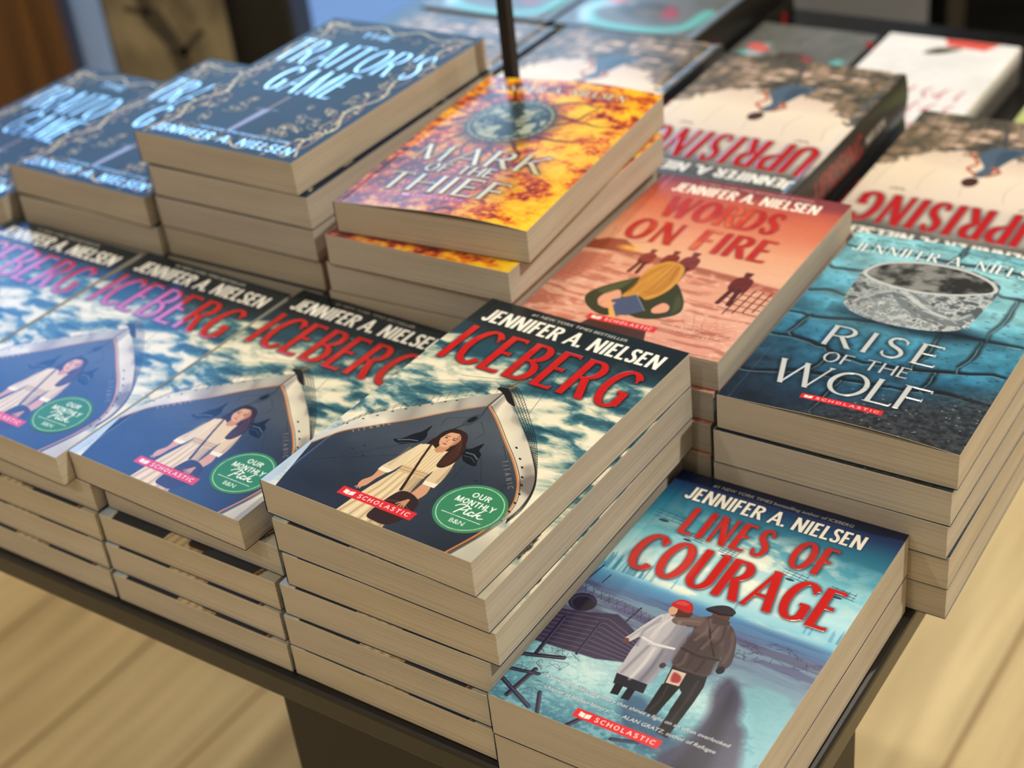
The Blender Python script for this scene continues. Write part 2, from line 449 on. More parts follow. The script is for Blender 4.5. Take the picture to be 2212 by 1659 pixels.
def font_loops(text, x0, x1, y, cap, shear=0.0, bold=0.0, rot=0.0):
    """outlines of a text line set in the built-in font: left x0, right x1 (None = natural), baseline y, cap height"""
    cu = bpy.data.curves.new('line', 'FONT'); cu.body = text; cu.fill_mode = 'NONE'; cu.resolution_u = 3
    cu.shear = shear; cu.offset = bold
    ob = bpy.data.objects.new('line', cu); COL.objects.link(ob)
    bpy.context.view_layer.update()
    ev = ob.evaluated_get(bpy.context.evaluated_depsgraph_get()); me = ev.to_mesh()
    V = np.zeros(len(me.vertices) * 3); me.vertices.foreach_get('co', V); V = V.reshape(-1, 3)[:, :2]
    Ed = np.zeros(len(me.edges) * 2, int); me.edges.foreach_get('vertices', Ed); Ed = Ed.reshape(-1, 2)
    ev.to_mesh_clear(); bpy.data.objects.remove(ob); bpy.data.curves.remove(cu)
    nb = {}
    for a, b in Ed: nb.setdefault(a, []).append(b); nb.setdefault(b, []).append(a)
    seen, loops = set(), []
    for st_ in nb:
        if st_ in seen: continue
        lp, cur, prev = [], st_, None
        while cur is not None and cur not in seen:
            seen.add(cur); lp.append(cur)
            nx = [q for q in nb[cur] if q not in seen]
            cur = nx[0] if nx else None
        if len(lp) > 2: loops.append(V[lp])
    sy = cap / 0.729
    xa = min(l[:, 0].min() for l in loops); xb = max(l[:, 0].max() for l in loops)
    sx = (x1 - x0) / (xb - xa) if x1 is not None else sy
    c, n = math.cos(math.radians(rot)), math.sin(math.radians(rot))
    L2 = []
    for l in loops:
        X, Y = (l[:, 0] - xa) * sx, l[:, 1] * sy
        L2.append(np.stack([x0 + X * c - Y * n, y + X * n + Y * c], -1))
    L2.sort(key=lambda l: l[:, 0].min())
    groups, hi = [], -1e9
    for l in L2:
        if rot == 0 and groups and l[:, 0].min() < hi - 0.02: groups[-1].append(l)
        elif rot != 0 and groups: groups[-1].append(l)
        else: groups.append([l])
        hi = max(hi, l[:, 0].max())
    return groups

def pub_bar(a, x0, x1, y0, y1):
    """red imprint bar with its small open-book mark and wide white capitals"""
    a.poly([(x0, y0), (x1, y0), (x1, y1), (x0, y1)], (214, 44, 52))
    h = y1 - y0; b = x0 + h * .45
    w = (252, 232, 226)
    a.poly([(b, y0 + h * .3), (b + h * .5, y0 + h * .2), (b + h * .5, y1 - h * .32), (b, y1 - h * .22)], w)
    a.poly([(b + h * .56, y0 + h * .2), (b + h * 1.05, y0 + h * .3), (b + h * 1.05, y1 - h * .22), (b + h * .56, y1 - h * .32)], w)
    a.ink(a.mask_loops(lettering('SCHOLASTIC', b + h * 1.5, x1 - h * .5, y0 + h * .27, y1 - h * .25, T=.17, t=.14, gap=.34)), w)
# ------------------------------------------------------------------ the printed covers
CW, CH = 131.0, 193.7
AUTHOR = 'JENNIFER A. NIELSEN'

def author_sans(a, x0, x1, y0, y1, col=(246, 243, 232), halo=None):
    g = lettering(AUTHOR, x0, x1, y0, y1, T=.165, t=.14, gap=.15, space=.26)
    a.ink(a.mask_loops(g), col, halo=halo, hr=.8, ha=.6)

def tones(a, base, amp, n):
    return np.clip(np.array(base) / 255.0 * (1 + amp * (n[..., None] - .5)), 0, 1)

def art_ship():
    a = Art(CW, CH, .2, (46, 84, 98))
    n1 = a.fbm(34, 15, 5, 4); n2 = a.fbm(20, 9, 5, 9, warp=(n1 * 30, n1 * 14)); nf = a.fbm(3, 3, 3, 2)
    bias = np.interp(a.V, [0, 60, 110, 140, 160, 193], [.14, .12, .04, -.06, -.16, -.35]) + np.interp(a.U, [0, 60, 131], [.02, 0, .06])
    cl = sstep(.34, .7, n2 * .8 + n1 * .2 + bias + (nf - .5) * .05)
    sky = a.ramp(cl, [(0, (36, 74, 90)), (.35, (70, 116, 126)), (.7, (176, 186, 166)), (1, (236, 228, 200))])
    dk = sstep(150, 176, a.V + (n1 - .5) * 22)[..., None]
    a.c = sky * (1 - dk) + np.array([24, 36, 43]) / 255.0 * dk
    cor = (sstep(36, 6, a.V) * sstep(100, 128, a.U) * .7)[..., None]
    a.c = a.c * (1 - cor) + np.array([158, 154, 140]) / 255 * cor
    lf = (sstep(70, 30, a.V) * sstep(14, 2, a.U))[..., None]
    a.c = a.c * (1 - lf) + np.array([176, 196, 216]) / 255 * lf
    # rigging and mast
    for p, q in (((63, 128), (22, 110)), ((64, 130), (34, 121)), ((68, 133), (66, 170)), ((70, 135), (73, 168)), ((77, 121), (72, 168)), ((87, 108), (76, 168))):
        a.line([p, q], .3, (38, 44, 48), .8)
    a.line([(63, 123), (68.5, 134)], [1.8, 1.0], (150, 116, 62)); a.line([(63, 123), (68.5, 134)], .4, (40, 30, 22))
    top = catmull([(0, 38), (4.2, 48.3), (7.8, 58.4), (14.6, 71), (26.5, 83.1), (43.4, 99.7), (63.1, 117.2)], 8)
    out = catmull([(64.4, 117.2), (79.7, 105.6), (97.8, 90.2), (111.7, 76.1), (120, 66), (124.6, 57), (127, 48), (127.6, 37), (125, 20), (119.5, 0)], 8)
    hull = np.vstack([[(10.8, 0), (6, 20.9), (2.6, 36.2)], top[6:], out])
    # railing and netting
    rail = catmull([(5.9, 57.5), (12.7, 73.3), (25.8, 89.3), (39, 105.4), (59.2, 122.5)], 10)
    for k in range(3):
        a.line(rail + np.array([.6, -2.6]) * (k / 2.0), .3, (44, 48, 52), .85)
    for k in range(0, len(rail), 2): a.line([rail[k], rail[k] + np.array([1.4, -6.5])], .28, (44, 48, 52), .8)
    net = catmull([(59, 122.5), (66, 125), (72, 122), (90, 104.7), (105.5, 88.2), (120.4, 67), (126.5, 55), (129.4, 42), (128.6, 30)], 12)
    inn = catmull([(59, 119), (64.4, 117.2), (70, 113), (84, 101.5), (98, 90), (111.7, 76.1), (121, 64), (126, 50), (127.5, 33)], 12)
    for f in np.linspace(0, 1, 6): a.line(net * (1 - f) + inn * f, .34, (24, 24, 24), .9)
    for k in range(0, len(net), 1): a.line([net[k], inn[min(k + 3, len(inn) - 1)]], .3, (24, 24, 24), .85)
    # white upper strake, then the slate hull
    a.poly(hull, (206, 202, 186))
    sh = sstep(.3, .7, a.fbm(30, 40, 3, 8))
    m = np.zeros(a.U.shape); sl, d = a.sd_loops([hull], 1); m[sl] = np.clip(.5 - d / a.step, 0, 1)
    st = a.ramp(np.clip((a.U + a.V * .3) / 140 + (sh - .5) * .3, 0, 1), [(0, (176, 180, 182)), (.35, (226, 220, 200)), (.55, (150, 146, 136)), (.68, (232, 224, 198)), (.9, (208, 200, 180)), (1, (120, 112, 104))])
    a.blend(a.full(), m, st)
    lo_ = np.clip((40 - a.V) / 26, 0, 1) * (a.U > 70); a.blend(a.full(), m * lo_, (62, 58, 56), .85)
    bi = catmull([(2.6, 36.2), (10, 50.8), (21.7, 62.6), (36.1, 76.5), (49.8, 91.3), (64, 104.6)], 8)
    ri = catmull([(64, 104.6), (75.4, 95.8), (91, 82), (103, 71.6), (114.5, 59.5), (120.5, 50), (123.6, 42), (124.3, 34), (122, 18), (116.5, 0)], 8)
    inner = np.vstack([[(11, 0), (6, 20.9)], bi, ri])
    sl, d = a.sd_loops([inner], 1); m[:] = 0; m[sl] = np.clip(.5 - d / a.step, 0, 1)
    hn = a.fbm(40, 26, 5, 21)
    hc = a.ramp(np.clip(.15 + hn * .5 + (a.V - 20) / 160 - sstep(90, 60, a.U) * .0, 0, 1), [(0, (30, 36, 46)), (.5, (50, 58, 70)), (1, (82, 90, 98))])
    a.blend(a.full(), m, hc)
    a.line(bi, .9, (190, 128, 76)); a.line(ri, 1.0, (198, 128, 70)); a.line(ri + np.array([1.0, .6]), .4, (60, 44, 36))
    a.line([(64, 104.6), (64.3, 117.2)], .9, (66, 64, 62)); a.line([(65.6, 105), (65.3, 116.6)], .4, (240, 232, 214))
    a.curve([(58.6, 119.8), (61, 121.5), (64.5, 121.6), (70, 117), (77, 110), (71, 111.6), (66, 115.6), (63, 117.4)], (26, 24, 24))
    for k in range(9):
        p = np.array([8.5, 55]) + (np.array([47, 98]) - np.array([8.5, 55])) * k / 8 + np.array([0, (k % 2) * .6 + 3.0 * math.sin(k * .39)])
        a.ell(p[0] - .6, p[1] + 2.6, .75, .5, (30, 30, 34), rot=45)
    for k, p in enumerate(((98.5, 81), (105.4, 74.3), (110.4, 69), (115, 62.6), (118.4, 57.4), (121.4, 51.2), (123.6, 44.6), (124.9, 38), (125, 31))):
        a.ell(p[0], p[1], 1.0, .55, (26, 26, 30), rot=-30)
    # plating seams, hawse, anchors
    for pl in ([(20, 30), (60, 72), (62, 83)], [(10, 24), (52, 50)], [(88, 66), (104, 44), (106, 14)], [(52.8, 78.9), (51.3, 85.1), (61.6, 91.1)], [(69, 91.2), (76.8, 84), (76, 77.5)], [(92, 79), (110, 60), (114, 40)], [(84, 58), (88, 26)]):
        a.line(pl, .3, (28, 36, 46), .75)
    for q in ((24, 42), (28, 47), (33, 40), (96, 50), (100, 44), (99, 36), (92, 42)): a.line([q, (q[0] + 1.6, q[1] - .4)], .5, (24, 30, 40), .9)
    a.curve([(62, 84.5), (61.3, 89.5), (63, 94.6), (66.2, 96.4), (67.4, 91), (65.6, 85)], (62, 70, 78)); a.ell(64.2, 90.4, 1.7, 3.1, (20, 24, 30), rot=-14)
    a.line([(63, 84.5), (60.4, 79)], .8, (38, 46, 58)); a.line([(66.2, 96), (64.2, 104)], .7, (38, 46, 58))
    for pts, hl in (([(38.6, 58), (42, 60.4), (44.6, 66), (47.4, 70), (49, 76.6), (50.4, 71), (52.6, 67), (52, 61.6), (47, 58), (43, 56)], [(41, 58.6), (46, 61.4), (50.6, 62.6)]),
                    ([(76, 67.8), (79, 70), (82.1, 76.2), (83.4, 70.4), (86.4, 68), (88, 62.6), (89.6, 59.2), (86, 58.6), (81.3, 59.9), (78.4, 63)], [(78.5, 66), (83, 66.4), (87, 64)])):
        a.curve(pts, (18, 22, 28)); a.line(hl, .7, (96, 108, 118)); a.line([(p[0] + .4, p[1] - 2.6) for p in hl], .4, (70, 82, 94))
    a.ink(a.mask_loops(lettering('TITANIC', 15.6, 35.5, 52.6, 54.6, T=.16, t=.14, gap=1.0, rot=47)), (190, 182, 160), .85)
    a.ink(a.mask_loops(lettering('TITANIC', 98.6, 121.5, 68.6, 71.4, T=.14, t=.12, gap=.8, rot=-47)), (170, 150, 128), .75)
    # the girl in a cream dress
    hair, dr = (46, 28, 22), (228, 206, 164)
    a.curve([(56.4, 62.6), (57, 70), (57.4, 75), (60.6, 79.4), (65.6, 80), (70, 78.4), (73, 73.6), (76.8, 67.6), (78.6, 59), (76.4, 51.4), (72, 49.8), (69.6, 56), (66, 62)], hair)
    skirt = [(57.4, 39.6), (72.2, 40.6), (73.4, 30), (77.4, 14), (79, 0), (50.6, 0), (51.6, 10), (53.4, 22), (55.6, 32)]
    a.poly(skirt, (222, 200, 158))
    for k in range(9):
        f = k / 8.0
        a.line([(58 + 13.6 * f, 38.6), (57.4 + 15.6 * f, 24), (52.4 + 25 * f, 0)], [.5, .9, 1.3], ((150, 122, 86), (244, 226, 188))[k % 2], .55, .8)
    a.poly([(68, 40), (73.4, 40), (79, 0), (70, 0)], (140, 108, 76), .4, 3)
    skin = (206, 152, 118)
    a.curve([(48.6, 36), (48.9, 29), (46.6, 24), (47, 20.4), (49, 19.2), (51, 21.6), (52, 28), (53.4, 35)], skin)
    for q in ((46.9, 18.2), (48.3, 17.6), (49.7, 18.2)): a.line([(48.8, 21.5), q], [1.1, .6], skin)
    a.curve([(78.8, 38), (81.6, 31), (80.8, 25), (78.8, 20.4), (75.4, 20), (74, 23.4), (75, 29), (75.4, 36)], skin)
    torso = [(53.4, 60.6), (56, 62.4), (59.4, 63.4), (63, 61.4), (68, 61.8), (71.4, 63), (75, 62.6), (77.4, 60.6), (75.4, 52), (73.2, 45.6), (72.6, 40), (57.2, 39.2), (56.6, 46), (54.4, 53)]
    a.curve([(54.4, 61.4), (52.2, 56), (50, 46), (47.8, 36.6), (50, 34.4), (54.4, 35), (56.4, 42), (58.6, 50)], (220, 200, 164))
    a.curve([(76.4, 62), (79.4, 54), (81.6, 45), (82, 37.4), (79, 35.8), (75, 36.4), (73.8, 44), (72.6, 52)], (216, 192, 154))
    a.poly(torso, dr)
    for k in range(8):
        a.line([(59 + k * 1.8, 61), (58 + k * 1.9, 41)], .5, (168, 138, 100), .5, .7)
    a.poly([(57.2, 43.4), (72.6, 44), (72.8, 38.6), (56.8, 38)], (206, 178, 134)); a.line([(57, 42), (72.6, 42.6)], .35, (150, 118, 82)); a.line([(57, 40), (72.6, 40.6)], .35, (150, 118, 82))
    a.poly([(48, 37.2), (54.8, 37.4), (54.2, 34.4), (47.8, 34.4)], (240, 226, 196)); a.poly([(74.8, 38.2), (82.2, 38.6), (82.2, 35.4), (75, 35.4)], (240, 226, 196))
    a.line([(50.6, 56), (50.6, 40)], 1.2, (166, 140, 104), .5, 1.5); a.line([(80, 52), (80.6, 40)], 1.6, (150, 118, 84), .5, 1.5)
    a.poly([(63, 65.6), (62.8, 60.6), (65, 59), (68.2, 60.8), (68.6, 66)], (196, 138, 104))
    a.curve([(59.6, 70.4), (60, 75.4), (63, 77.4), (66.6, 76.8), (69.6, 73.6), (69.6, 69.4), (67.4, 65.4), (64.6, 64), (61.6, 66)], (216, 164, 128))
    a.curve([(66.4, 76.4), (69.4, 74), (70, 69), (68, 65.6), (67.8, 70)], (160, 104, 78), .6, .8)
    for ex in (62, 66.6):
        a.ell(ex, 71.6, .95, .45, (44, 28, 24)); a.line([(ex - 1.2, 73), (ex + 1.2, 73.2)], .45, (70, 42, 32))
    a.line([(64.4, 71), (63.9, 68.8), (64.9, 68.6)], .35, (150, 96, 72)); a.ell(64.4, 66.9, 1.35, .5, (168, 74, 66))
    a.curve([(57.6, 74), (60, 79), (65, 80.2), (66.4, 77.4), (61.4, 76), (59.8, 71), (59, 66), (56.6, 63)], hair)
    a.curve([(66, 79), (71, 77.6), (75, 70), (78.6, 60), (76.6, 51.4), (72.4, 50), (70.6, 56), (70, 64), (70.4, 72)], (54, 32, 26))
    for k in range(5): a.line([(70.4 + k * .8, 74 - k * 1.4), (72 + k * 1.1, 62), (72.4 + k, 52)], .35, (112, 62, 46), .7)
    a.line([(58.9, 63), (61.6, 52), (65.6, 38), (68.6, 27)], [1.3, 1.3, 1.5, 1.7], (54, 36, 30))
    a.curve([(66.4, 4), (66.6, 16), (69, 25.6), (75, 27), (82.4, 23.4), (84.6, 16), (83.6, 8), (79.4, 2.4), (72, 2)], (50, 34, 30)); a.line([(67.4, 17.4), (75, 19.6), (84, 15.6)], .6, (92, 62, 46))
    for q in ((73.4, 17.4), (75, 16), (76.8, 15.8), (78.4, 16.6)): a.line([(77, 22), q], [1.6, .7], (196, 140, 106))
    # lettering
    M = a.mask_loops(lettering('ICEBERG', 9.2, 122.0, 130.6, 165.6, T=.125, t=.068, serif=.06, st=.035, gap=.24))
    a.ink(M, (200, 32, 34), halo=(16, 20, 24), hr=1.3, ha=.8, emboss=.08, off=(.4, -.6))
    nn = np.clip(.9 + .2 * nf, 0, 1.2); a.blend(a.full(), M, np.clip(a.c * nn[..., None], 0, 1), .6)
    author_sans(a, 9.2, 123.0, 171.6, 184.6)
    a.ink(a.mask_loops(font_loops('#1 NEW YORK TIMES BESTSELLER', 32.4, 95, 188.0, 2.5, shear=.12)), (214, 212, 200))
    pub_bar(a, 41.8, 87.4, 10.3, 16.2)
    return a

def art_courage():
    a = Art(CW, CH, .2, (40, 110, 140))
    n1 = a.fbm(30, 16, 5, 31); n2 = a.fbm(16, 9, 5, 5, warp=(n1 * 20, n1 * 20)); nf = a.fbm(2.2, 1.4, 3, 6)
    sky = a.ramp(a.V / CH, [(.5, (120, 190, 214)), (.6, (176, 220, 230)), (.7, (120, 190, 206)), (.78, (62, 146, 172)), (.88, (36, 104, 136)), (.95, (30, 50, 92)), (1, (24, 30, 62))])
    a.c[:] = sky
    cl = sstep(.42, .68, n2) * np.interp(a.V, [96, 106, 130, 152, 170], [.3, 1, 1, .8, 0]) * np.interp(a.U, [0, 26, 50, 95, 118], [.1, .5, 1, 1, .3])
    a.blend(a.full(), cl, (242, 240, 222), 1.0)
    gl = np.exp(-((a.U - 66) / 40) ** 2 - ((a.V - 128) / 24) ** 2); a.blend(a.full(), gl, (226, 236, 226), .5)
    rr = random.Random(5)
    for k in range(28):
        x = rr.uniform(-2, 26) if k < 20 else rr.uniform(26, 131); hgt = rr.uniform(3, 15) if k < 20 else rr.uniform(2, 9); w_ = rr.uniform(.5, 1.8)
        a.poly([(x, 103), (x + rr.uniform(-.3, .3), 104 + hgt), (x + w_ * .4, 104 + hgt + rr.uniform(0, 2.5)), (x + w_ * .7, 104 + hgt * .8), (x + w_, 104 + hgt * .85), (x + w_ * 1.2, 103)], (66, 128, 164), .6 if k < 20 else .4, .5)
    a.line(catmull([(8, 112), (10, 120), (16, 127), (20, 132)], 6), 3.4, (84, 140, 168), .5, 3)
    for x, y, sc in ((6, 152, 1.0), (26, 143, .8), (50, 140, .6), (86, 138, .8), (112, 136, .8)):
        for k in range(3): a.line([(x, y + k * 2.6 * sc), (x + 17 * sc, y - 1.6 + k * 2.6 * sc)], .45, (38, 72, 104), .8)
        for k in range(4): a.line([(x + 2 + k * 4.4 * sc, y - 1), (x + 3 + k * 4.2 * sc, y + 5.6 * sc)], .3, (38, 72, 104), .7)
        a.ell(x + 7 * sc, y - 2.4, 3 * sc, 1.1 * sc, (34, 66, 96))
    gt = (a.V - (104 - a.U * .04))
    gm = sstep(2, -4, gt)
    ground = a.ramp(np.clip(a.V / 104, 0, 1), [(0, (66, 116, 140)), (.25, (96, 160, 178)), (.45, (112, 168, 186)), (.62, (96, 110, 142)), (.8, (88, 92, 128)), (.92, (80, 132, 178)), (1, (104, 170, 208))])
    a.blend(a.full(), gm, ground)
    band = sstep(.42, .62, a.fbm(60, 4.5, 4, 77, warp=(n1 * 0, n1 * 10 + a.U * .08))) * sstep(50, 60, a.V) * sstep(98, 88, a.V)
    a.blend(a.full(), band * gm, (128, 168, 182), .6); a.blend(a.full(), sstep(.55, .7, a.fbm(50, 6, 4, 78)) * sstep(50, 60, a.V) * sstep(100, 90, a.V), (74, 66, 100), .6)
    snow = sstep(.4, .62, nf * .5 + n2 * .5) * sstep(64, 50, a.V)
    a.blend(a.full(), snow, (150, 206, 216), .55)
    lg = np.exp(-((a.U - 36) / 24) ** 2 - ((a.V - 34) / 17) ** 2) + .8 * np.exp(-((a.U - 92) / 14) ** 2 - ((a.V - 40) / 14) ** 2)
    a.blend(a.full(), np.clip(lg, 0, 1) * (.55 + .45 * nf), (222, 238, 234), .8)
    # trench on the right
    tr = [(95, 60), (101, 58.4), (108, 50), (112, 38), (118, 30), (124, 0), (90, 0), (96, 20), (97, 36), (93, 50)]
    a.curve(tr, (64, 58, 82), .9, 5); a.curve([(100, 54), (106, 44), (108, 30), (112, 12), (112, 0), (98, 0), (101, 24)], (40, 38, 54), .8, 5)
    a.curve([(104, 57.4), (118, 62), (131, 54), (131, 20), (122, 30), (116, 42)], (120, 176, 186), .75, 3)
    # corrugated wall, beams and wire on the left
    wall = [(0, 66), (14, 70), (28, 75), (46, 66), (62, 58), (62, 52), (34, 43), (4, 41), (0, 41)]
    a.poly(wall, (54, 46, 72), .95, 1)
    for k in range(8): a.line([(0, 64 - k * 3), (26, 70 - k * 3.4), (60, 57.4 - k * 1.4)], .7, (104, 92, 116), .65)
    a.ell(7.6, 75, 7.4, 6.6, (46, 42, 62)); a.ell(7.6, 75, 6.2, 5.4, (60, 58, 82)); a.ell(8.4, 74.4, 5.6, 4.8, (40, 36, 54))
    for p, q, w in (((5.4, 61.4), (6.4, 32), 2.2), ((23.3, 66), (24, 42), 1.6), ((0, 30), (20, 36.6), 2.6), ((12, 24), (9, 4), 2.6), ((0, 19), (15, 22), 2.2), ((1, 12), (22, 2), 2.4), ((22, 12), (28, 0), 2.2), ((44, 0), (48, 7), 2.6), ((66, 2), (78, 6), 2.0), ((34, 72), (36, 84), 1.1), ((50, 63), (51, 72), 1.1), ((1, 92), (3, 104), .9), ((9, 92), (10, 99), .7)):
        a.line([p, q], w, (44, 40, 62)); a.line([(p[0] + w * .25, p[1]), (q[0] + w * .25, q[1])], w * .25, (104, 100, 124), .7)
    wires = []
    for k in range(46):
        x = rr.uniform(0, 26) if k < 26 else rr.uniform(88, 128); y = rr.uniform(10, 42) if k < 26 else rr.uniform(76, 90)
        a.line(catmull([(x + rr.uniform(-4, 4), y + rr.uniform(-3, 3)) for _ in range(4)], 4), .26, (50, 46, 70), .7)
    for k in range(10): a.line([(2 + k * 5, 82 - k * .8), (5 + k * 5, 88 - k * .8)], .35, (60, 58, 84), .8); a.line([(5 + k * 5, 82 - k * .8), (2 + k * 5, 88 - k * .8)], .35, (60, 58, 84), .8)
    # two walkers seen from behind
    a.curve([(58, 30), (66, 32), (76, 26), (92, 14), (84, 4), (70, 8), (60, 20)], (46, 66, 104), .65, 5)
    coat = [(50.6, 88), (55, 89.6), (60, 88.4), (63.2, 83), (64.4, 72), (63.4, 62), (64.6, 50), (64.2, 39.2), (56, 37.6), (47.6, 39.4), (46.8, 48), (46, 57), (46, 66), (44.6, 76), (46.6, 83)]
    a.curve(coat, (178, 176, 184)); a.curve([(58, 86), (63, 82), (64.4, 70), (64, 40), (57, 39), (59, 60)], (122, 122, 138), .75, 4)
    a.curve([(47.4, 85), (43.6, 76), (40.6, 66), (39.4, 62), (42, 60.4), (44.6, 65), (48, 74), (50, 80)], (190, 188, 192))
    a.curve([(62.6, 84), (65.8, 76), (66.6, 64), (65.4, 55), (63, 54.6), (62.4, 64), (61.4, 74)], (130, 130, 146))
    a.ell(40.4, 60.6, 1.7, 1.9, (98, 62, 54)); a.ell(64.4, 53.6, 1.5, 1.9, (70, 56, 60))
    a.line([(45.4, 66.4), (54, 64.6), (63.8, 66)], 1.5, (212, 210, 212)); a.line([(50, 86), (52, 70), (50, 40)], .5, (210, 208, 210), .7, .8)
    a.poly([(47.6, 39.6), (64.2, 39.4), (65.2, 33.4), (49.4, 33)], (34, 34, 46))
    for p in ([(50.4, 33.4), (54.6, 33.6), (55.4, 27), (51.4, 26.6)], [(57, 33.4), (61, 33.4), (61.4, 26.4), (57.4, 26)]): a.poly(p, (26, 26, 36))
    a.curve([(50, 91), (50.6, 87), (53.6, 85.4), (59.6, 87), (60.2, 92), (56, 94)], (74, 46, 36)); a.curve([(48.4, 89.6), (49.2, 92.2), (52, 92), (53, 88), (50.6, 86.4)], (204, 158, 128))
    a.curve([(47.8, 93), (49.6, 97.6), (53, 99), (57.4, 97.6), (59.6, 93), (57.4, 91), (53, 91.6)], (178, 34, 40)); a.curve([(49, 95), (52, 98), (56, 97), (54, 95)], (214, 70, 66), .8)
    tro = [(68.4, 57), (86, 58), (88, 50), (88.4, 40), (88, 26), (83, 21), (81, 30), (80.6, 42), (78.4, 44), (77.4, 32), (75.4, 23), (71, 24), (71.4, 36), (70.4, 44)]
    a.poly(tro, (34, 30, 36)); a.poly([(70, 43), (78, 44), (77, 24), (71, 24)], (24, 22, 26)); a.poly([(81, 36), (88.4, 38), (88, 14), (82, 15)], (22, 20, 24))
    jk = [(64.8, 91), (70.7, 94.6), (76, 93.6), (81.4, 92), (85.4, 86), (87, 76), (85.6, 66), (86.4, 57), (77, 55.4), (68, 56.6), (66.6, 66), (66.6, 77), (65, 85)]
    a.curve(jk, (92, 76, 76)); a.curve([(66, 76), (70, 80), (84, 76), (86.4, 58), (77, 55.6), (68.2, 56.6)], (64, 52, 54), .8, 4)
    a.curve([(66.6, 92), (60, 88.4), (54.4, 86), (53.2, 83.6), (56, 81.6), (62, 82.8), (67.4, 86)], (104, 86, 84))
    a.curve([(81, 92), (86.6, 86), (90.4, 77), (92.4, 69), (91, 64), (87.6, 64), (86.4, 72), (82.6, 82)], (74, 62, 64)); a.ell(89.8, 63, 2, 2.6, (26, 24, 28))
    a.line([(67, 68), (76, 66.6), (86, 68.6)], 1.5, (52, 40, 40)); a.line([(69, 92), (76, 80), (83, 70)], 1.0, (44, 34, 36)); a.line([(75, 92), (74, 70), (75, 57)], .5, (56, 46, 48))
    a.curve([(69, 96.4), (70.4, 92.6), (74, 91.6), (77.6, 93.6), (77.4, 98), (72, 98.6)], (92, 60, 48)); a.curve([(68.4, 94), (78, 95), (79, 91.4), (70, 90)], (70, 58, 60))
    a.curve([(64.4, 98), (68.6, 102.6), (74, 104.4), (78.6, 102), (77.6, 98.6), (72, 97), (67, 96.6)], (46, 40, 50)); a.line([(65.6, 97.8), (72, 97.2), (78, 99)], 1.2, (24, 22, 28))
    a.poly([(69.6, 53.6), (76.8, 54), (77.6, 45), (71, 44.4)], (206, 186, 172)); a.curve([(71.4, 52), (75.6, 51), (76.4, 47), (72.6, 46.4)], (150, 36, 40), .85, 1.2)
    for P, w_, c_, al in (([(48, 82), (45, 70), (47, 60)], 1.2, (120, 120, 136), .7), ([(52, 62), (50.6, 50), (49.6, 41)], 1.6, (118, 118, 134), .7), ([(55.4, 62), (56, 50), (55, 39)], 1.6, (224, 220, 220), .6), ([(59.6, 63), (60.4, 50), (60, 40)], 1.4, (96, 98, 116), .7), ([(53, 86), (50.6, 76), (50.4, 68)], 1.4, (220, 216, 216), .6), ([(57.6, 84), (58, 74), (57, 67)], 1.3, (132, 130, 144), .7), ([(49, 80), (43.4, 70), (41, 63)], 1.0, (150, 148, 158), .8),
                           ([(70, 92), (72, 84), (70, 76)], 1.6, (122, 104, 98), .6), ([(79, 90), (81, 82), (79, 74)], 1.8, (58, 46, 48), .7), ([(76, 88), (76.6, 80), (75.6, 72)], 1.4, (118, 100, 96), .6), ([(71, 66), (72, 60), (70.6, 57)], 1.4, (112, 94, 90), .6), ([(80, 66), (80.4, 60), (79.6, 57)], 1.5, (48, 38, 40), .7), ([(84, 88), (88, 78), (89, 68)], 1.4, (104, 88, 86), .7), ([(66, 88), (60, 86), (56, 84)], 1.2, (132, 112, 106), .6), ([(62, 83), (66, 84)], 1.0, (52, 42, 44), .7),
                           ([(73, 43), (74, 34), (73, 26)], 1.0, (66, 60, 62), .7), ([(84, 52), (85, 40), (85, 24)], 1.3, (70, 64, 66), .6)):
        a.line(catmull(P, 6), w_, c_, al, 1.4)
    # lettering
    g = lettering('LINES OF', 24.0, 105.5, 144.2, 166.6, T=.15, t=.078, serif=.06, st=.035, gap=.24, space=.5) + lettering('COURAGE', 11.6, 121.6, 108.6, 138.6, T=.145, t=.075, serif=.06, st=.035, gap=.22)
    M = a.mask_loops(g)
    a.ink(M, (196, 34, 32), halo=(30, 44, 60), hr=1.1, ha=.7, emboss=.07, off=(.4, -.6))
    author_sans(a, 13.6, 113.6, 171.6, 182.6, (246, 240, 226), halo=(24, 36, 66))
    w = (232, 234, 230)
    a.ink(a.mask_loops(font_loops('#1 NEW YORK TIMES bestselling author of ICEBERG', 23, 103.4, 186.6, 2.4, shear=.1)), w)
    a.ink(a.mask_loops(font_loops('"A powerful, absorbing story that shines a light on an often overlooked', 17.4, 115, 21.8, 2.3, shear=.16, bold=.006)), w, halo=(40, 60, 90), hr=.5, ha=.5)
    a.ink(a.mask_loops(font_loops('chapter in human history." \u2014 ALAN GRATZ, author of Refugee', 22.4, 111, 15.6, 2.3, shear=.16, bold=.006)), w, halo=(40, 60, 90), hr=.5, ha=.5)
    pub_bar(a, 43, 87.4, 6.2, 11.8)
    return a

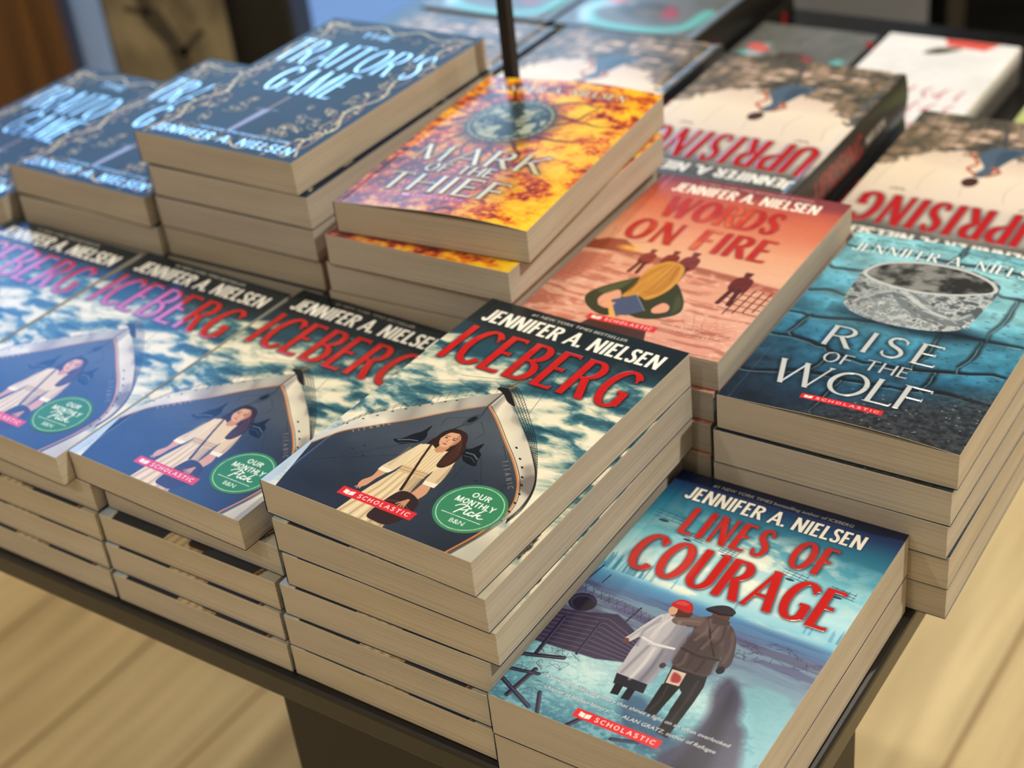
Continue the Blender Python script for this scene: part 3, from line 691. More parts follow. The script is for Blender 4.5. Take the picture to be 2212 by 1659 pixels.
def art_wolf():
    a = Art(CW, CH, .25, (40, 100, 130))
    n1 = a.fbm(30, 26, 5, 41); nf = a.fbm(2, 2, 3, 42); n3 = a.fbm(9, 7, 4, 43)
    t = np.clip(a.V / CH + (n1 - .5) * .35 + (a.U - 65) / 900, 0, 1)
    a.c[:] = a.ramp(t, [(0, (26, 40, 54)), (.12, (36, 66, 88)), (.3, (42, 98, 128)), (.5, (56, 126, 154)), (.7, (92, 160, 178)), (.88, (128, 186, 192)), (1, (110, 172, 182))])
    a.c = np.clip(a.c * (.6 + .8 * n3[..., None]), 0, 1)
    cr_ = [[(0, 29), (16, 32), (33, 37), (54, 37), (80, 40)], [(60, 57), (82, 60), (106, 67), (131, 75)], [(0, 68), (12, 69), (26, 66), (38, 61), (60, 57)], [(0, 92), (19, 92.5), (40, 97), (62, 99)], [(70, 102), (92, 101), (131, 103)], [(0, 119), (12, 121), (24, 117)], [(98, 152), (116, 149), (131, 150)], [(0, 150), (14, 147), (24, 149)], [(80, 40), (106, 45), (131, 44)], [(37, 38), (38, 50), (37, 61)], [(84, 61), (86, 80), (84, 101)], [(106, 68), (108, 86), (107, 102)], [(12, 70), (11, 82), (13, 92)], [(54, 0), (52, 18), (54, 37)], [(97, 42), (96, 54), (95, 63)], [(110, 104), (112, 128), (111, 149)], [(66, 172), (68, 184), (67, 193)], [(0, 176), (30, 178), (66, 174), (100, 176), (131, 174)]]
    for c_ in cr_:
        P = catmull(c_, 8); P = P + np.stack([np.interp(np.arange(len(P)), np.arange(0, len(P) + 6, 3), np.random.RandomState(len(P)).normal(0, .9, len(np.arange(0, len(P) + 6, 3)))) for _ in (0, 1)], -1)
        a.line(P, np.interp(np.arange(len(P)), [0, len(P) / 2, len(P)], [1.8, 4.6, 2.0]), (16, 24, 32), .92, 2.2)
        a.line(P + np.array([0, -1.9]), .8, (150, 202, 208), .5, .8)
    gr = sstep(.15, .9, (a.U - 62) / 60 + (34 - a.V) / 40)
    a.blend(a.full(), gr, np.clip((np.array([52, 54, 58]) / 255)[None, None] * (.4 + 1.2 * nf[..., None]), 0, 1), .85)
    rr = random.Random(8)
    for k in range(420):
        x, y = rr.uniform(0, 131), rr.uniform(0, 193); q = rr.random()
        if y < 40 and x > 60: a.ell(x, y, .4 + q * .4, .4, (170, 178, 180), .6)
        else: a.ell(x, y, .5 + q * 1.2, .4 + q * .4, (20, 40, 56), .45, .6)
    gl = np.exp(-((a.U - 62) / 62) ** 2 - ((a.V - 136) / 46) ** 2); a.blend(a.full(), gl, (176, 222, 226), .5)
    # silver bangle
    a.ell(70, 103, 44, 10, (14, 28, 40), .75, 7, -2)
    out = catmull([(22, 150), (22.6, 130), (25, 113), (34, 104), (50, 99.4), (68, 99), (84, 102), (95, 110), (98.5, 128), (100.5, 153), (96, 163), (78, 170), (56, 171), (36, 166), (25, 158)], 8, True)
    m = np.zeros(a.U.shape); sl, d = a.sd_loops([out], 1); m[sl] = np.clip(.5 - d / a.step, 0, 1)
    sil = a.ramp(np.clip(.2 + (a.U - 20) / 110 + (a.fbm(4, 4, 4, 44) - .5) * 1.3, 0, 1), [(0, (74, 80, 82)), (.3, (176, 182, 180)), (.5, (122, 130, 132)), (.75, (196, 202, 200)), (1, (84, 92, 96))])
    a.blend(a.full(), m, sil)
    for k in range(16):
        x = 27 + k * 4.6; a.ell(x, 112 + 12 * ((k * 7) % 5) / 4 - 5 * math.sin(k / 15 * 3.1), 1.5, 1.4, (222, 226, 222), .8); a.ell(x + .3, 111.6 + 12 * ((k * 7) % 5) / 4 - 5 * math.sin(k / 15 * 3.1), 1.0, .8, (70, 76, 80), .7)
    # curling relief along the band
    rel = catmull([(34, 118), (42, 128), (52, 131), (62, 124), (74, 116), (88, 114), (94, 122)], 8)
    a.line(rel, np.interp(np.arange(len(rel)), [0, len(rel) / 2, len(rel)], [4, 15, 5]), (116, 124, 126)); a.line(rel + np.array([0, 3]), np.interp(np.arange(len(rel)), [0, len(rel) / 2, len(rel)], [1, 4, 1]), (206, 212, 210), .8, 2)
    for k in range(70):
        i = rr.randrange(4, len(rel) - 4); x, y = rel[i] + np.array([rr.uniform(-3, 3), rr.uniform(-6, 6)])
        a.line([(x, y), (x + rr.uniform(2, 5), y - rr.uniform(0, 2.4))], .5, ((62, 68, 72), (214, 220, 218))[k % 2], .8)
    rim = catmull([(22.6, 149), (28, 160.6), (44, 168.4), (60, 170.6), (78, 169), (94, 162), (99.6, 153), (92, 146), (76, 139), (58, 136), (40, 138), (27, 143)], 8, True)
    a.poly(rim, (196, 202, 200)); ctr = rim.mean(0)
    a.poly(ctr + (rim - ctr) * np.array([.94, .88]), (52, 54, 54))
    m[:] = 0; sl, d = a.sd_loops([ctr + (rim - ctr) * np.array([.94, .88])], 1); m[sl] = np.clip(.5 - d / a.step, 0, 1)
    a.blend(a.full(), m, a.ramp(sstep(.3, .7, a.fbm(8, 6, 5, 47)), [(0, (46, 48, 48)), (1, (138, 138, 132))]))
    g = lettering('RISE', 31, 94, 66.4, 87.6, T=.12, t=.05, serif=.07, st=.03, gap=.24) + lettering('OF THE', 37.4, 85, 50.6, 60.6, T=.12, t=.06, serif=.06, st=.03, gap=.16, space=.4) + lettering('WOLF', 18.6, 101.6, 22.6, 45.4, T=.12, t=.05, serif=.075, st=.03, gap=.05)
    a.ink(a.mask_loops(g), (226, 230, 228), halo=(14, 26, 36), hr=2.0, ha=.75, emboss=.18, foil=.25)
    a.ink(a.mask_loops(lettering(AUTHOR, 6, 125, 171.4, 181.8, T=.15, t=.06, serif=.07, st=.035, gap=.16, space=.3)), (234, 238, 232), halo=(40, 90, 104), hr=.8, ha=.6)
    a.ink(a.mask_loops(font_loops('#1 NEW YORK TIMES bestselling author of THE FALSE PRINCE', 10, 121, 186.0, 2.4, shear=.1)), (60, 96, 108))
    pub_bar(a, 41.6, 85.8, 13.1, 17.4)
    return a

def art_fire():
    a = Art(CW, CH, .25, (236, 168, 136))
    n1 = a.fbm(40, 14, 5, 51); nf = a.fbm(5, 3, 4, 52)
    a.c[:] = a.ramp(np.clip(a.V / CH + (n1 - .5) * .08, 0, 1), [(0, (214, 150, 128)), (.2, (226, 170, 146)), (.4, (220, 156, 128)), (.46, (228, 178, 146)), (.6, (226, 160, 124)), (.78, (208, 112, 82)), (.9, (184, 84, 70)), (.95, (140, 62, 64)), (1, (124, 56, 64))])
    hz = a.V - (96 - a.U * .12 + (n1 - .5) * 6)
    a.blend(a.full(), sstep(3, 0, hz) * sstep(-9, -3, hz), (150, 70, 54), .75)
    a.blend(a.full(), sstep(.52, .68, a.fbm(30, 4, 4, 55, warp=(n1 * 10, n1 * 20))) * sstep(4, -6, hz), (176, 96, 78), .7)
    a.blend(a.full(), sstep(.55, .75, nf) * sstep(4, -6, hz), (240, 200, 178), .5)
    red, dk = (122, 46, 38), (84, 34, 30)
    a.poly([(0, 94), (8, 102), (20, 104), (30, 97), (30, 90), (0, 86)], (150, 74, 52)); a.ell(27, 95, 6, 3, (248, 186, 78), .9, 4)
    a.poly([(0, 80), (22, 86), (24, 74), (10, 46), (0, 46)], (200, 122, 100), .8, 2)
    for k in range(10): a.line([(0, 48 + k * 3.6), (10 + k * 1.4, 46 + k * 3.8)], .5, (148, 66, 54), .8)
    for k in range(6): a.line([(2 + k * 2.6, 46 + k * 4), (4 + k * 3.2, 84)], .4, (148, 66, 54), .7)
    for k in range(7): a.line(catmull([(4 + k * 1.5, 98), (8 + k * 3, 108 - k), (6 + k * 5, 118 - k * 2)], 5), .4, (150, 74, 56), .7)
    def soldier(x, y, s_, c):
        a.ell(x, y, 2.4 * s_, 2.8 * s_, c); a.poly([(x - 3 * s_, y + 1.6 * s_), (x + 3 * s_, y + 1.8 * s_), (x + 2.2 * s_, y + 3.6 * s_), (x - 2.2 * s_, y + 3.4 * s_)], dk)
        a.curve([(x - 5.4 * s_, y - 6 * s_), (x - 2 * s_, y - 2.4 * s_), (x + 3 * s_, y - 2.6 * s_), (x + 6 * s_, y - 6 * s_), (x + 6.4 * s_, y - 16 * s_), (x + 3.6 * s_, y - 20 * s_), (x - 3.6 * s_, y - 19 * s_), (x - 6 * s_, y - 14 * s_)], c)
        a.line([(x - 2 * s_, y - 17 * s_), (x - 3.6 * s_, y - 34 * s_)], 3.2 * s_, dk); a.line([(x + 2 * s_, y - 17 * s_), (x + 3 * s_, y - 34 * s_)], 3.2 * s_, dk)
        a.line([(x + 5 * s_, y - 6 * s_), (x - 5 * s_, y - 16 * s_)], .8 * s_, dk)
    soldier(43, 96, .78, (142, 58, 44)); soldier(57, 99, .8, (132, 52, 42)); soldier(69, 101, .95, (126, 50, 42)); soldier(108, 90, 1.0, (104, 40, 36))
    for x in (112, 117, 122, 127): a.line([(x, 46 + (x - 112) * .5), (x + 2, 76)], .9, dk)
    for k in range(4): a.line([(106, 52 + k * 6), (131, 50 + k * 6)], .7, dk)
    for k in range(24): a.line(catmull([(90 + k * 1.5, 40 - (k % 5) * 3), (98 + k, 34 - (k % 4) * 3), (108 + k, 36 - (k % 6) * 3)], 4), .3, (190, 110, 92), .7)
    # girl from behind, book held at her back
    jk, jd = (52, 56, 32), (34, 38, 24)
    a.poly([(46, 18), (80, 16), (86, 0), (40, 0)], (70, 40, 34))
    a.curve([(50, 66), (42, 58), (33, 46), (30, 36), (35, 27), (44, 21), (52, 20), (58, 26), (70, 24), (80, 27), (89, 36), (88, 46), (81, 58), (72, 68), (60, 72)], jk)
    a.curve([(40, 42), (46, 48), (52, 36), (50, 28), (44, 28), (39, 34)], (226, 160, 132)); a.curve([(76, 44), (81, 42), (82, 36), (76, 32), (73, 36)], (226, 160, 132))
    a.curve([(34, 44), (42, 56), (48, 62), (46, 52), (40, 42)], (86, 92, 56), .7, 2); a.curve([(80, 56), (87, 45), (86, 36), (82, 46)], (80, 86, 52), .7, 2)
    a.curve([(53, 84), (58, 89), (66, 88), (71, 82), (73, 70), (72, 56), (66, 44), (59, 46), (50, 42), (52, 54), (50, 66), (50, 76)], (206, 146, 60))
    rs = random.Random(6)
    for k in range(46):
        f = rs.random(); w0 = rs.uniform(-1.2, 1.2)
        a.line(catmull([(57 + f * 11, 86.5 - abs(f - .5) * 5), (51.5 + f * 20 + w0, 68 + rs.uniform(-3, 3)), (51 + f * 18 + w0 * 1.5, 54 + rs.uniform(-3, 3)), (50 + f * 15, 45 + rs.uniform(0, 6))], 6), rs.uniform(.5, 1.1), ((168, 104, 40), (232, 182, 96), (196, 132, 54), (146, 84, 34))[k % 4], .5, .8)
    a.poly([(44, 36), (48, 38), (60, 20), (56, 17)], (228, 172, 96)); a.poly([(46.4, 36.4), (57.4, 47), (70, 32.6), (58.8, 19.4)], (74, 86, 118)); a.line([(57.4, 47), (70, 32.6)], .6, (124, 136, 164))
    for cx_, cy_ in ((45, 31), (62, 21)):
        a.ell(cx_, cy_, 4, 3, (218, 150, 120))
        for k in range(4): a.line([(cx_ - 1, cy_ + 1.6 - k), (cx_ + 5, cy_ + 3 - k * 1.3)], 1.1, (226, 164, 134))
    M = a.mask_loops(lettering('WORDS', 23.6, 100, 140.4, 167.6, T=.14, t=.07, serif=.06, st=.035, gap=.18) + lettering('ON FIRE', 14.6, 109, 107, 133.4, T=.145, t=.07, serif=.06, st=.035, gap=.2, space=.36))
    fire = a.ramp(np.clip((a.fbm(10, 14, 3, 58) - .3) * 1.4 + np.exp(-((a.U - 66) / 12) ** 2) * .6 - .3, 0, 1), [(0, (186, 36, 30)), (.5, (210, 78, 48)), (1, (240, 168, 96))])
    a.ink(M, (190, 38, 32), halo=(110, 38, 34), hr=1.0, ha=.7, off=(.3, -.5))
    a.blend(a.full(), M, fire, .9)
    author_sans(a, 16.4, 115, 173.4, 185.4, (250, 238, 220))
    a.ink(a.mask_loops(font_loops('#1 NEW YORK TIMES BESTSELLING AUTHOR', 30, 108, 188.2, 2.2)), (240, 200, 180))
    a.ink(a.mask_loops(font_loops('When the most dangerous act of', 84.4, 127.4, 23.2, 2.3, shear=.15)), (96, 52, 44))
    a.ink(a.mask_loops(font_loops('resistance was carrying a book...', 82, 125, 18.4, 2.3, shear=.15)), (96, 52, 44))
    pub_bar(a, 42.2, 85.8, 13.2, 19)
    return a

def art_thief():
    a = Art(CW, CH, .3, (220, 140, 30))
    n1 = a.fbm(22, 20, 5, 61); n2 = a.fbm(9, 8, 4, 62, warp=(n1 * 14, n1 * 14)); nf = a.fbm(2.4, 2.4, 3, 63)
    t = np.clip(n2 * .75 + nf * .25 + np.interp(a.U, [0, 50, 131], [-.08, -.05, .07]) - .12 * np.exp(-((a.U - 30) / 40) ** 2 - ((a.V - 30) / 50) ** 2), 0, 1)
    a.c[:] = a.ramp(t, [(.24, (70, 20, 22)), (.36, (160, 52, 26)), (.45, (222, 110, 22)), (.54, (240, 172, 24)), (.7, (246, 204, 40)), (.9, (250, 224, 90))])
    pr = np.exp(-((a.U - 20) / 40) ** 2 - ((a.V - 18) / 34) ** 2); a.blend(a.full(), pr, (150, 70, 96), .55)
    re = np.exp(-((a.U - 60) / 40) ** 2 - ((a.V - 50) / 34) ** 2); a.blend(a.full(), re, (136, 40, 26), .6)
    a.blend(a.full(), sstep(.6, .78, nf) * .5, (250, 200, 80))
    rs = np.random.RandomState(4)
    for k in range(13):
        ang = k / 13 * 6.28; p = np.array([52 + 27 * math.cos(ang), 128 + 31 * math.sin(ang)]); P = [p]
        for _ in range(7): ang += rs.uniform(-.5, .5); p = p + 6.5 * np.array([math.cos(ang), math.sin(ang)]); P.append(p)
        a.line(catmull(P, 4), np.linspace(3.4, .6, len(catmull(P, 4))), (84, 24, 16), .8, 1.4)
    a.ell(54, 126, 33, 36, (60, 22, 16), .6, 9)
    a.ell(52.6, 129.4, 29.4, 31.4, (58, 66, 58)); a.ell(52.6, 129.4, 27.8, 29.8, (150, 146, 104)); a.ell(52.6, 129.4, 25.8, 27.8, (44, 56, 56))
    # worn relief on the disc: plain swirls
    tt = sstep(.46, .6, a.fbm(7, 7, 4, 66, warp=(n1 * 12, n1 * 12))); m = np.zeros(a.U.shape); sl = a.win(20, 96, 86, 164)
    m[sl] = np.clip(.5 - (np.hypot((a.U[sl] - 52.6) / 24, (a.V[sl] - 129.4) / 26) - 1) * 40, 0, 1)
    a.blend(a.full(), m * tt, (186, 190, 158), .85); a.blend(a.full(), m * sstep(.5, .7, n2), (120, 112, 64), .5)
    for k in range(30):
        an = k / 30 * 6.28; a.ell(52.6 + 26.8 * math.cos(an), 129.4 + 28.8 * math.sin(an), .8, .8, (40, 44, 40))
    for k in range(5): a.line(catmull([(36 + k * 4, 112 + k * 5), (46 + k * 3, 122 + k * 3), (60 + k * 2, 120 + k * 6), (68, 132 + k * 2)], 6), 1.0, (34, 42, 42), .8)
    g = lettering('MARK', 16, 105, 64, 86.6, T=.13, t=.06, serif=.08, st=.035, gap=.2) + lettering('OF THE', 33, 80, 50.2, 62, T=.15, t=.1, serif=.06, st=.04, gap=.14, space=.4) + lettering('THIEF', 16.6, 98, 23, 46, T=.13, t=.06, serif=.08, st=.035, gap=.17)
    a.ink(a.mask_loops(g), (214, 200, 158), halo=(40, 16, 14), hr=1.8, ha=.9, emboss=.18)
    a.ink(a.mask_loops(lettering(AUTHOR, 8, 112, 173.6, 182, T=.15, t=.06, serif=.07, st=.035, gap=.16, space=.3)), (238, 226, 196), halo=(70, 30, 20), hr=.8, ha=.7)
    a.ink(a.mask_loops(font_loops('#1 NEW YORK TIMES BESTSELLING AUTHOR', 26, 100, 185.4, 2.2)), (120, 60, 30))
    x0, x1, y0, y1 = 37.4, 81, 15.6, 20.4
    a.poly([(x0, y0), (x1, y0), (x1, y1), (x0, y1)], (172, 40, 84), .8)
    w = (240, 190, 206); a.poly([(38.6, 17), (40.6, 16.6), (40.6, 19.2), (38.6, 19.6)], w); a.poly([(41, 16.6), (43, 17), (43, 19.6), (41, 19.2)], w)
    a.ink(a.mask_loops(lettering('SCHOLASTIC', 45, 79.6, 16.8, 19.4, T=.17, t=.14, gap=.34)), w)
    return a

def art_vines():
    a = Art(CW, CH, .3, (26, 38, 56))
    n1 = a.fbm(30, 30, 4, 71)
    a.c = np.clip(a.c * (.75 + .5 * n1[..., None]), 0, 1)
    rr = random.Random(12)
    def spiral(x, y, r, turns, dirn, ph, col, w):
        P = []
        for k in range(int(18 * turns)):
            f = k / (18 * turns); an = ph + dirn * f * turns * 6.28; q = r * (1 - f * .8)
            P.append((x + q * math.cos(an), y + q * math.sin(an)))
        a.line(P, np.linspace(w, w * .5, len(P)), col, .9)
    gold, pale, cop = (196, 172, 124), (226, 210, 164), (170, 126, 104)
    for side in (0, 1):
        X = (lambda x: CW - x) if side else (lambda x: x)
        a.line(catmull([(X(4), 8), (X(13), 26), (X(5), 46), (X(15), 68), (X(6), 92), (X(14), 116), (X(6), 142), (X(15), 164), (X(5), 186)], 10), 1.5, pale, .9)
        a.line(catmull([(X(12), 4), (X(6), 28), (X(16), 48), (X(7), 70), (X(16), 94), (X(6), 118), (X(15), 144), (X(6), 168), (X(14), 190)], 10), 1.1, cop, .9)
        for k in range(15):
            y = 10 + k * 12.4; spiral(X(rr.uniform(9, 20)), y, rr.uniform(4, 8), 1.3, 1 if (k + side) % 2 else -1, rr.uniform(0, 6), (gold, cop, pale)[k % 3], .8)
            for _ in range(3):
                x, yy, an = X(rr.uniform(3, 27)), y + rr.uniform(-6, 6), rr.uniform(0, 180)
                a.ell(x, yy, 2.2, .9, (gold, pale)[k % 2], .9, 0, an)
    for y0_, flip in ((186, 1), (7, -1)):
        a.line(catmull([(8, y0_), (30, y0_ - 5 * flip), (50, y0_ + 2 * flip), (66, y0_ - 6 * flip), (82, y0_ + 2 * flip), (102, y0_ - 5 * flip), (123, y0_)], 8), 1.5, pale, .9)
        for k in range(12):
            spiral(12 + k * 9.6, y0_ - (5 + 4 * (k % 3)) * flip, rr.uniform(3.4, 6), 1.2, 1 if k % 2 else -1, rr.uniform(0, 6), (gold, cop)[k % 2], .8)
    for k in range(26):
        x, y = rr.choice([rr.uniform(20, 46), rr.uniform(84, 112)]), rr.uniform(20, 66)
        a.ell(x, y, 1.3, 1.2, (196, 182, 146), .9); spiral(x, y, rr.uniform(3, 6), 1, 1 if k % 2 else -1, rr.uniform(0, 6), gold, .6)
    # plain dagger between the vines
    a.line([(64.5, 74), (63.4, 54)], 2.0, (140, 120, 120)); a.line([(56, 53), (71, 55)], 1.6, (112, 116, 130)); a.line([(63.2, 52), (61, 24)], [6, 4.4], (138, 146, 188)); a.line([(63.4, 52), (61.2, 24)], .6, (190, 196, 226))
    foil = (196, 216, 224)
    g = lettering('THE', 44, 70, 168.4, 176.4, T=.16, t=.12, serif=.05, gap=.16) + lettering("TRAITOR'S", 8, 123, 119, 156, T=.072, t=.045, serif=.05, st=.025, gap=.26) + lettering('GAME', 34, 91, 78.6, 115, T=.08, t=.048, serif=.05, st=.025, gap=.24)
    a.ink(a.mask_loops(g), foil, halo=(12, 20, 34), hr=1.2, ha=.6, foil=.95, emboss=.15)
    a.ink(a.mask_loops(lettering(AUTHOR, 9, 122, 6.6, 15.8, T=.19, t=.15, gap=.2, space=.36)), foil, halo=(14, 22, 36), hr=.8, ha=.7, foil=.95, emboss=.08)
    a.ink(a.mask_loops(font_loops('NEW YORK TIMES BESTSELLING AUTHOR', 38, 112, 19.4, 3.0)), (176, 204, 226), foil=.9, emboss=.05)
    return a

JW, JH, JT = 143.5, 211.5, 34.0
def art_torn():
    a = Art(JW, JH, .35, (228, 214, 196), spine=JT)
    n1 = a.fbm(40, 12, 4, 81); nf = a.fbm(5, 5, 4, 82); n2 = a.fbm(16, 9, 5, 83)
    a.c[:] = a.ramp(np.clip(a.V / JH + (n1 - .5) * .1, 0, 1), [(.0, (206, 176, 158)), (.3, (222, 200, 180)), (.45, (236, 220, 196)), (.62, (226, 210, 192)), (.8, (198, 186, 174)), (.88, (96, 94, 90)), (1, (70, 72, 70))])
    edge = 66 + 34 * sstep(34, 6, a.U) + 30 * sstep(110, 143, a.U) + (n2 - .5) * 34 + (nf - .5) * 22
    fol = sstep(1.2, -1.2, a.V - edge)
    a.blend(a.full(), fol, a.ramp(np.clip(n2 * .7 + nf * .5, 0, 1), [(.3, (58, 58, 52)), (.5, (84, 80, 70)), (.62, (120, 104, 82)), (.8, (166, 142, 122))]))
    for x, y, rx, ry in ((84, 22, 8, 3), (70, 24, 6, 3), (46, 21, 8, 2.6), (28, 21, 7, 3), (88, 38, 9, 3), (60, 36, 5, 2.4), (100, 52, 6, 3), (40, 46, 9, 2.4), (112, 30, 7, 2.4)):
        a.ell(x, y, rx, ry, (232, 200, 180), .85, 2)
    for k in range(12): a.line(catmull([(k * 13, 66), (k * 12 + 6, 44), (k * 12.4 + 2, 20), (k * 12 + 8, 2)], 6), 1.1, (60, 58, 54), .7)
    for k in range(5): a.line(catmull([(12 + k * 30, 92), (18 + k * 29, 110), (14 + k * 30, 128)], 5), .5, (166, 152, 140), .7)
    for x, y in ((26, 133), (116, 130)):
        a.line(catmull([(x - 5, y + 1), (x - 2, y - 1), (x, y + .6), (x + 2, y - 1), (x + 5, y + 1)], 4), 1.3, (70, 64, 62))
    # figure running down the torn page
    bl = (78, 98, 116)
    a.line([(66, 52), (72, 30), (75, 12)], [4, 3.2, 2.4], (70, 72, 74)); a.line([(60, 54), (50, 38), (44, 26)], [4, 3, 2.4], (70, 72, 74))
    a.curve([(72, 96), (76, 92), (72, 80), (80, 64), (76, 48), (62, 44), (50, 48), (58, 62), (63, 80), (66, 92)], bl); a.curve([(58, 60), (66, 74), (68, 52), (56, 48)], (56, 74, 92), .7, 3)
    a.line(catmull([(74, 92), (82, 84), (78, 74), (88, 60)], 5), 2.6, (182, 100, 70)); a.line(catmull([(66, 92), (60, 84), (66, 78)], 5), 3.4, (176, 94, 66))
    a.curve([(69, 100), (69, 108), (74, 112), (79, 108), (79, 101), (74, 97)], (74, 44, 36))
    M = a.mask_loops(lettering('UPRISING', 8, 133, 139.6, 183, T=.115, t=.075, serif=.05, st=.03, gap=.26))
    a.ink(M, (186, 28, 36), halo=(84, 78, 76), hr=1.8, ha=.8, emboss=.3)
    a.ink(a.mask_loops(lettering(AUTHOR, 7, 130, 190, 203, T=.2, t=.165, gap=.12, space=.26)), (238, 236, 228))
    a.ink(a.mask_loops(font_loops('#1 NEW YORK TIMES BESTSELLING AUTHOR', 36, 108, 206, 2.2)), (150, 150, 148))
    sp = sstep(.6, -.6, a.U - 1.0); a.blend(a.full(), sp, np.array((30, 31, 33)))
    # spine lettering runs from the top down
    g = [[np.stack([P[0][:, 1] - JT + 8, 176 - P[0][:, 0]], -1)] for P in lettering('UPRISING', 0, 84, 0, 19, T=.15, t=.09, serif=.06, st=.035, gap=.16)]
    a.ink(a.mask_loops(g), (156, 26, 30))
    g = [[np.stack([P[0][:, 1] - JT + 13, 84 - P[0][:, 0]], -1)] for P in lettering('NIELSEN', 0, 36, 0, 7, T=.2, t=.15, gap=.14)]
    a.ink(a.mask_loops(g), (196, 194, 186))
    a.poly([(-JT + 12, 194), (-JT + 22, 194), (-JT + 22, 204), (-JT + 12, 204)], (200, 196, 188)); a.poly([(-JT + 14, 196), (-JT + 20, 196), (-JT + 20, 202), (-JT + 14, 202)], (60, 60, 60))
    return a

def art_swirl(seed, spine=30.0, dv=0.0):
    """grey hardcover with a teal swirl and a dark flower-like patch"""
    a = Art(JW, JH, .6, (104, 106, 104), spine=spine)
    n = a.fbm(20, 20, 4, seed); a.c = np.clip(a.c * (.85 + .3 * n[..., None]), 0, 1)
    o = lambda P: [(x, y + dv) for x, y in P]
    a.line(catmull(o([(16, 150), (22, 190), (60, 204), (110, 196), (128, 160), (112, 130)]), 8), 13, (104, 190, 186), .95, 8)
    a.line(catmull(o([(118, 196), (130, 170), (112, 150)]), 8), 12, (176, 214, 236), .9, 8)
    a.ell(72, 160 + dv, 27, 20, (70, 64, 58), .95, 10); a.ell(66, 166 + dv, 16, 11, (110, 98, 68), .8, 8)
    a.curve(o([(38, 168), (48, 150), (58, 146), (52, 172)]), (170, 56, 70), .9, 6)
    a.curve(o([(108, 148), (130, 142), (128, 126), (106, 132)]), (222, 108, 104), .95, 4)
    a.ell(96, 146 + dv, 5, 4, (150, 152, 148), .9, 4)
    sp = sstep(.6, -.6, a.U - 1.0); a.blend(a.full(), sp, np.array((22, 22, 22))); a.ell(-spine / 2, 24, 8, 6, (150, 26, 26), .95, 4)
    return a

def art_white():
    """white cover, red band, dark leaf, rows of loose red brush marks"""
    a = Art(117.0, 205.0, .6, (236, 234, 230))
    n = a.fbm(30, 20, 3, 91); a.c = np.clip(a.c * (.95 + .1 * n[..., None]), 0, 1)
    a.poly([(18, 0), (66, 0), (60, 15), (26, 17)], (222, 88, 76), 1, 3); a.curve([(46, 18), (66, 22), (74, 36), (60, 34)], (78, 70, 44), 1, 3)
    rr = random.Random(3)
    for row in range(3):
        for k in range(7):
            x, y = 14 + k * 14, 106 + row * 30
            a.line(catmull([(x, y), (x + rr.uniform(1, 5), y + 9), (x + rr.uniform(-1, 4), y + 20)], 5), 2.0, (188, 64, 74), .75, 1.5)
            if k % 2: a.line(catmull([(x + 2, y + 19), (x + 8, y + 14), (x + 3, y + 9)], 5), 1.8, (196, 84, 92), .7, 1.5)
    return a

def art_plain(c1, c2, seed):
    a = Art(125.0, 200.0, .8, c1)
    m = sstep(.48, .62, a.fbm(40, 30, 4, seed)); a.blend(a.full(), m, c2, .8)
    return a

def art_sticker():
    """green round sticker, drawn on a 40 mm square, centre (20, 20)"""
    a = Art(40, 40, .2, (38, 122, 74))
    w = (240, 244, 232)
    P = [(20 + 16.2 * math.cos(k / 60 * 6.2832), 20 + 16.2 * math.sin(k / 60 * 6.2832)) for k in range(61)]
    a.line(P, .4, (196, 224, 180))
    a.ink(a.mask_loops(lettering('OUR', 14.8, 25.2, 27.6, 31.4, T=.17, t=.17, gap=.16) + lettering('MONTHLY', 9.2, 31.4, 21.8, 25.8, T=.17, t=.17, gap=.14)), w)
    # handwritten word
    for pl, wd in (([(14.6, 14.2), (16.2, 17.6), (17.6, 20.6)], .8), ([(12.6, 18.6), (14.6, 20.8), (18.4, 21), (19.6, 19.2), (17.4, 17.4), (15.8, 17.4)], .7),
                   ([(19.6, 18.2), (19.4, 15.8), (20.6, 15.4), (21.6, 16.8)], .8), ([(23.8, 17.8), (22.4, 18.2), (21.6, 16.6), (22.4, 15.4), (24.2, 16.2)], .8),
                   ([(24.6, 15.4), (25.6, 18.4), (27, 21.2)], .8), ([(25.4, 16.8), (27.4, 18), (26.6, 16.6), (27.8, 15.4), (29.8, 16.2)], .7)):
        a.line(catmull(pl, 6), wd, w)
    a.ell(20.4, 20, .55, .55, w)
    a.line([(8.6, 12.6), (31.4, 12.6)], .35, w)
    a.ink(a.mask_loops(font_loops('B&N', 16.4, 24.4, 7.6, 3.0, bold=.012)), w)
    return a
# ------------------------------------------------------------------ books
def raw_mesh(name, co, quads, ink, mats, smooth=True, varnish=None):
    me = bpy.data.meshes.new(name)
    co = np.asarray(co, np.float32); quads = np.asarray(quads, np.int32)
    me.vertices.add(len(co)); me.vertices.foreach_set('co', co.ravel())
    me.loops.add(quads.size); me.loops.foreach_set('vertex_index', quads.ravel())
    me.polygons.add(len(quads)); me.polygons.foreach_set('loop_start', np.arange(0, quads.size, 4, dtype=np.int32))
    me.update(calc_edges=True)
    me.polygons.foreach_set('use_smooth', np.full(len(quads), smooth, dtype=bool))
    if ink is not None:
        at = me.attributes.new('ink', 'FLOAT_COLOR', 'POINT')
        at.data.foreach_set('color', np.asarray(ink, np.float32).ravel())
    if varnish is not None:
        at = me.attributes.new('varnish', 'FLOAT', 'POINT'); vv = np.zeros(len(co), np.float32); vv[:len(varnish)] = varnish
        at.data.foreach_set('value', vv)
    for mt in mats: me.materials.append(mt)
    me.validate(); me.update()
    return me

def grid_quads(ny, nx, base=0):
    i = np.arange(nx - 1)[None, :] + np.arange(ny - 1)[:, None] * nx + base
    return np.stack([i, i + 1, i + nx + 1, i + nx], -1).reshape(-1, 4)

WHITE_CARD = np.append(lin(np.array((226, 220, 206)) / 255.0), 0)

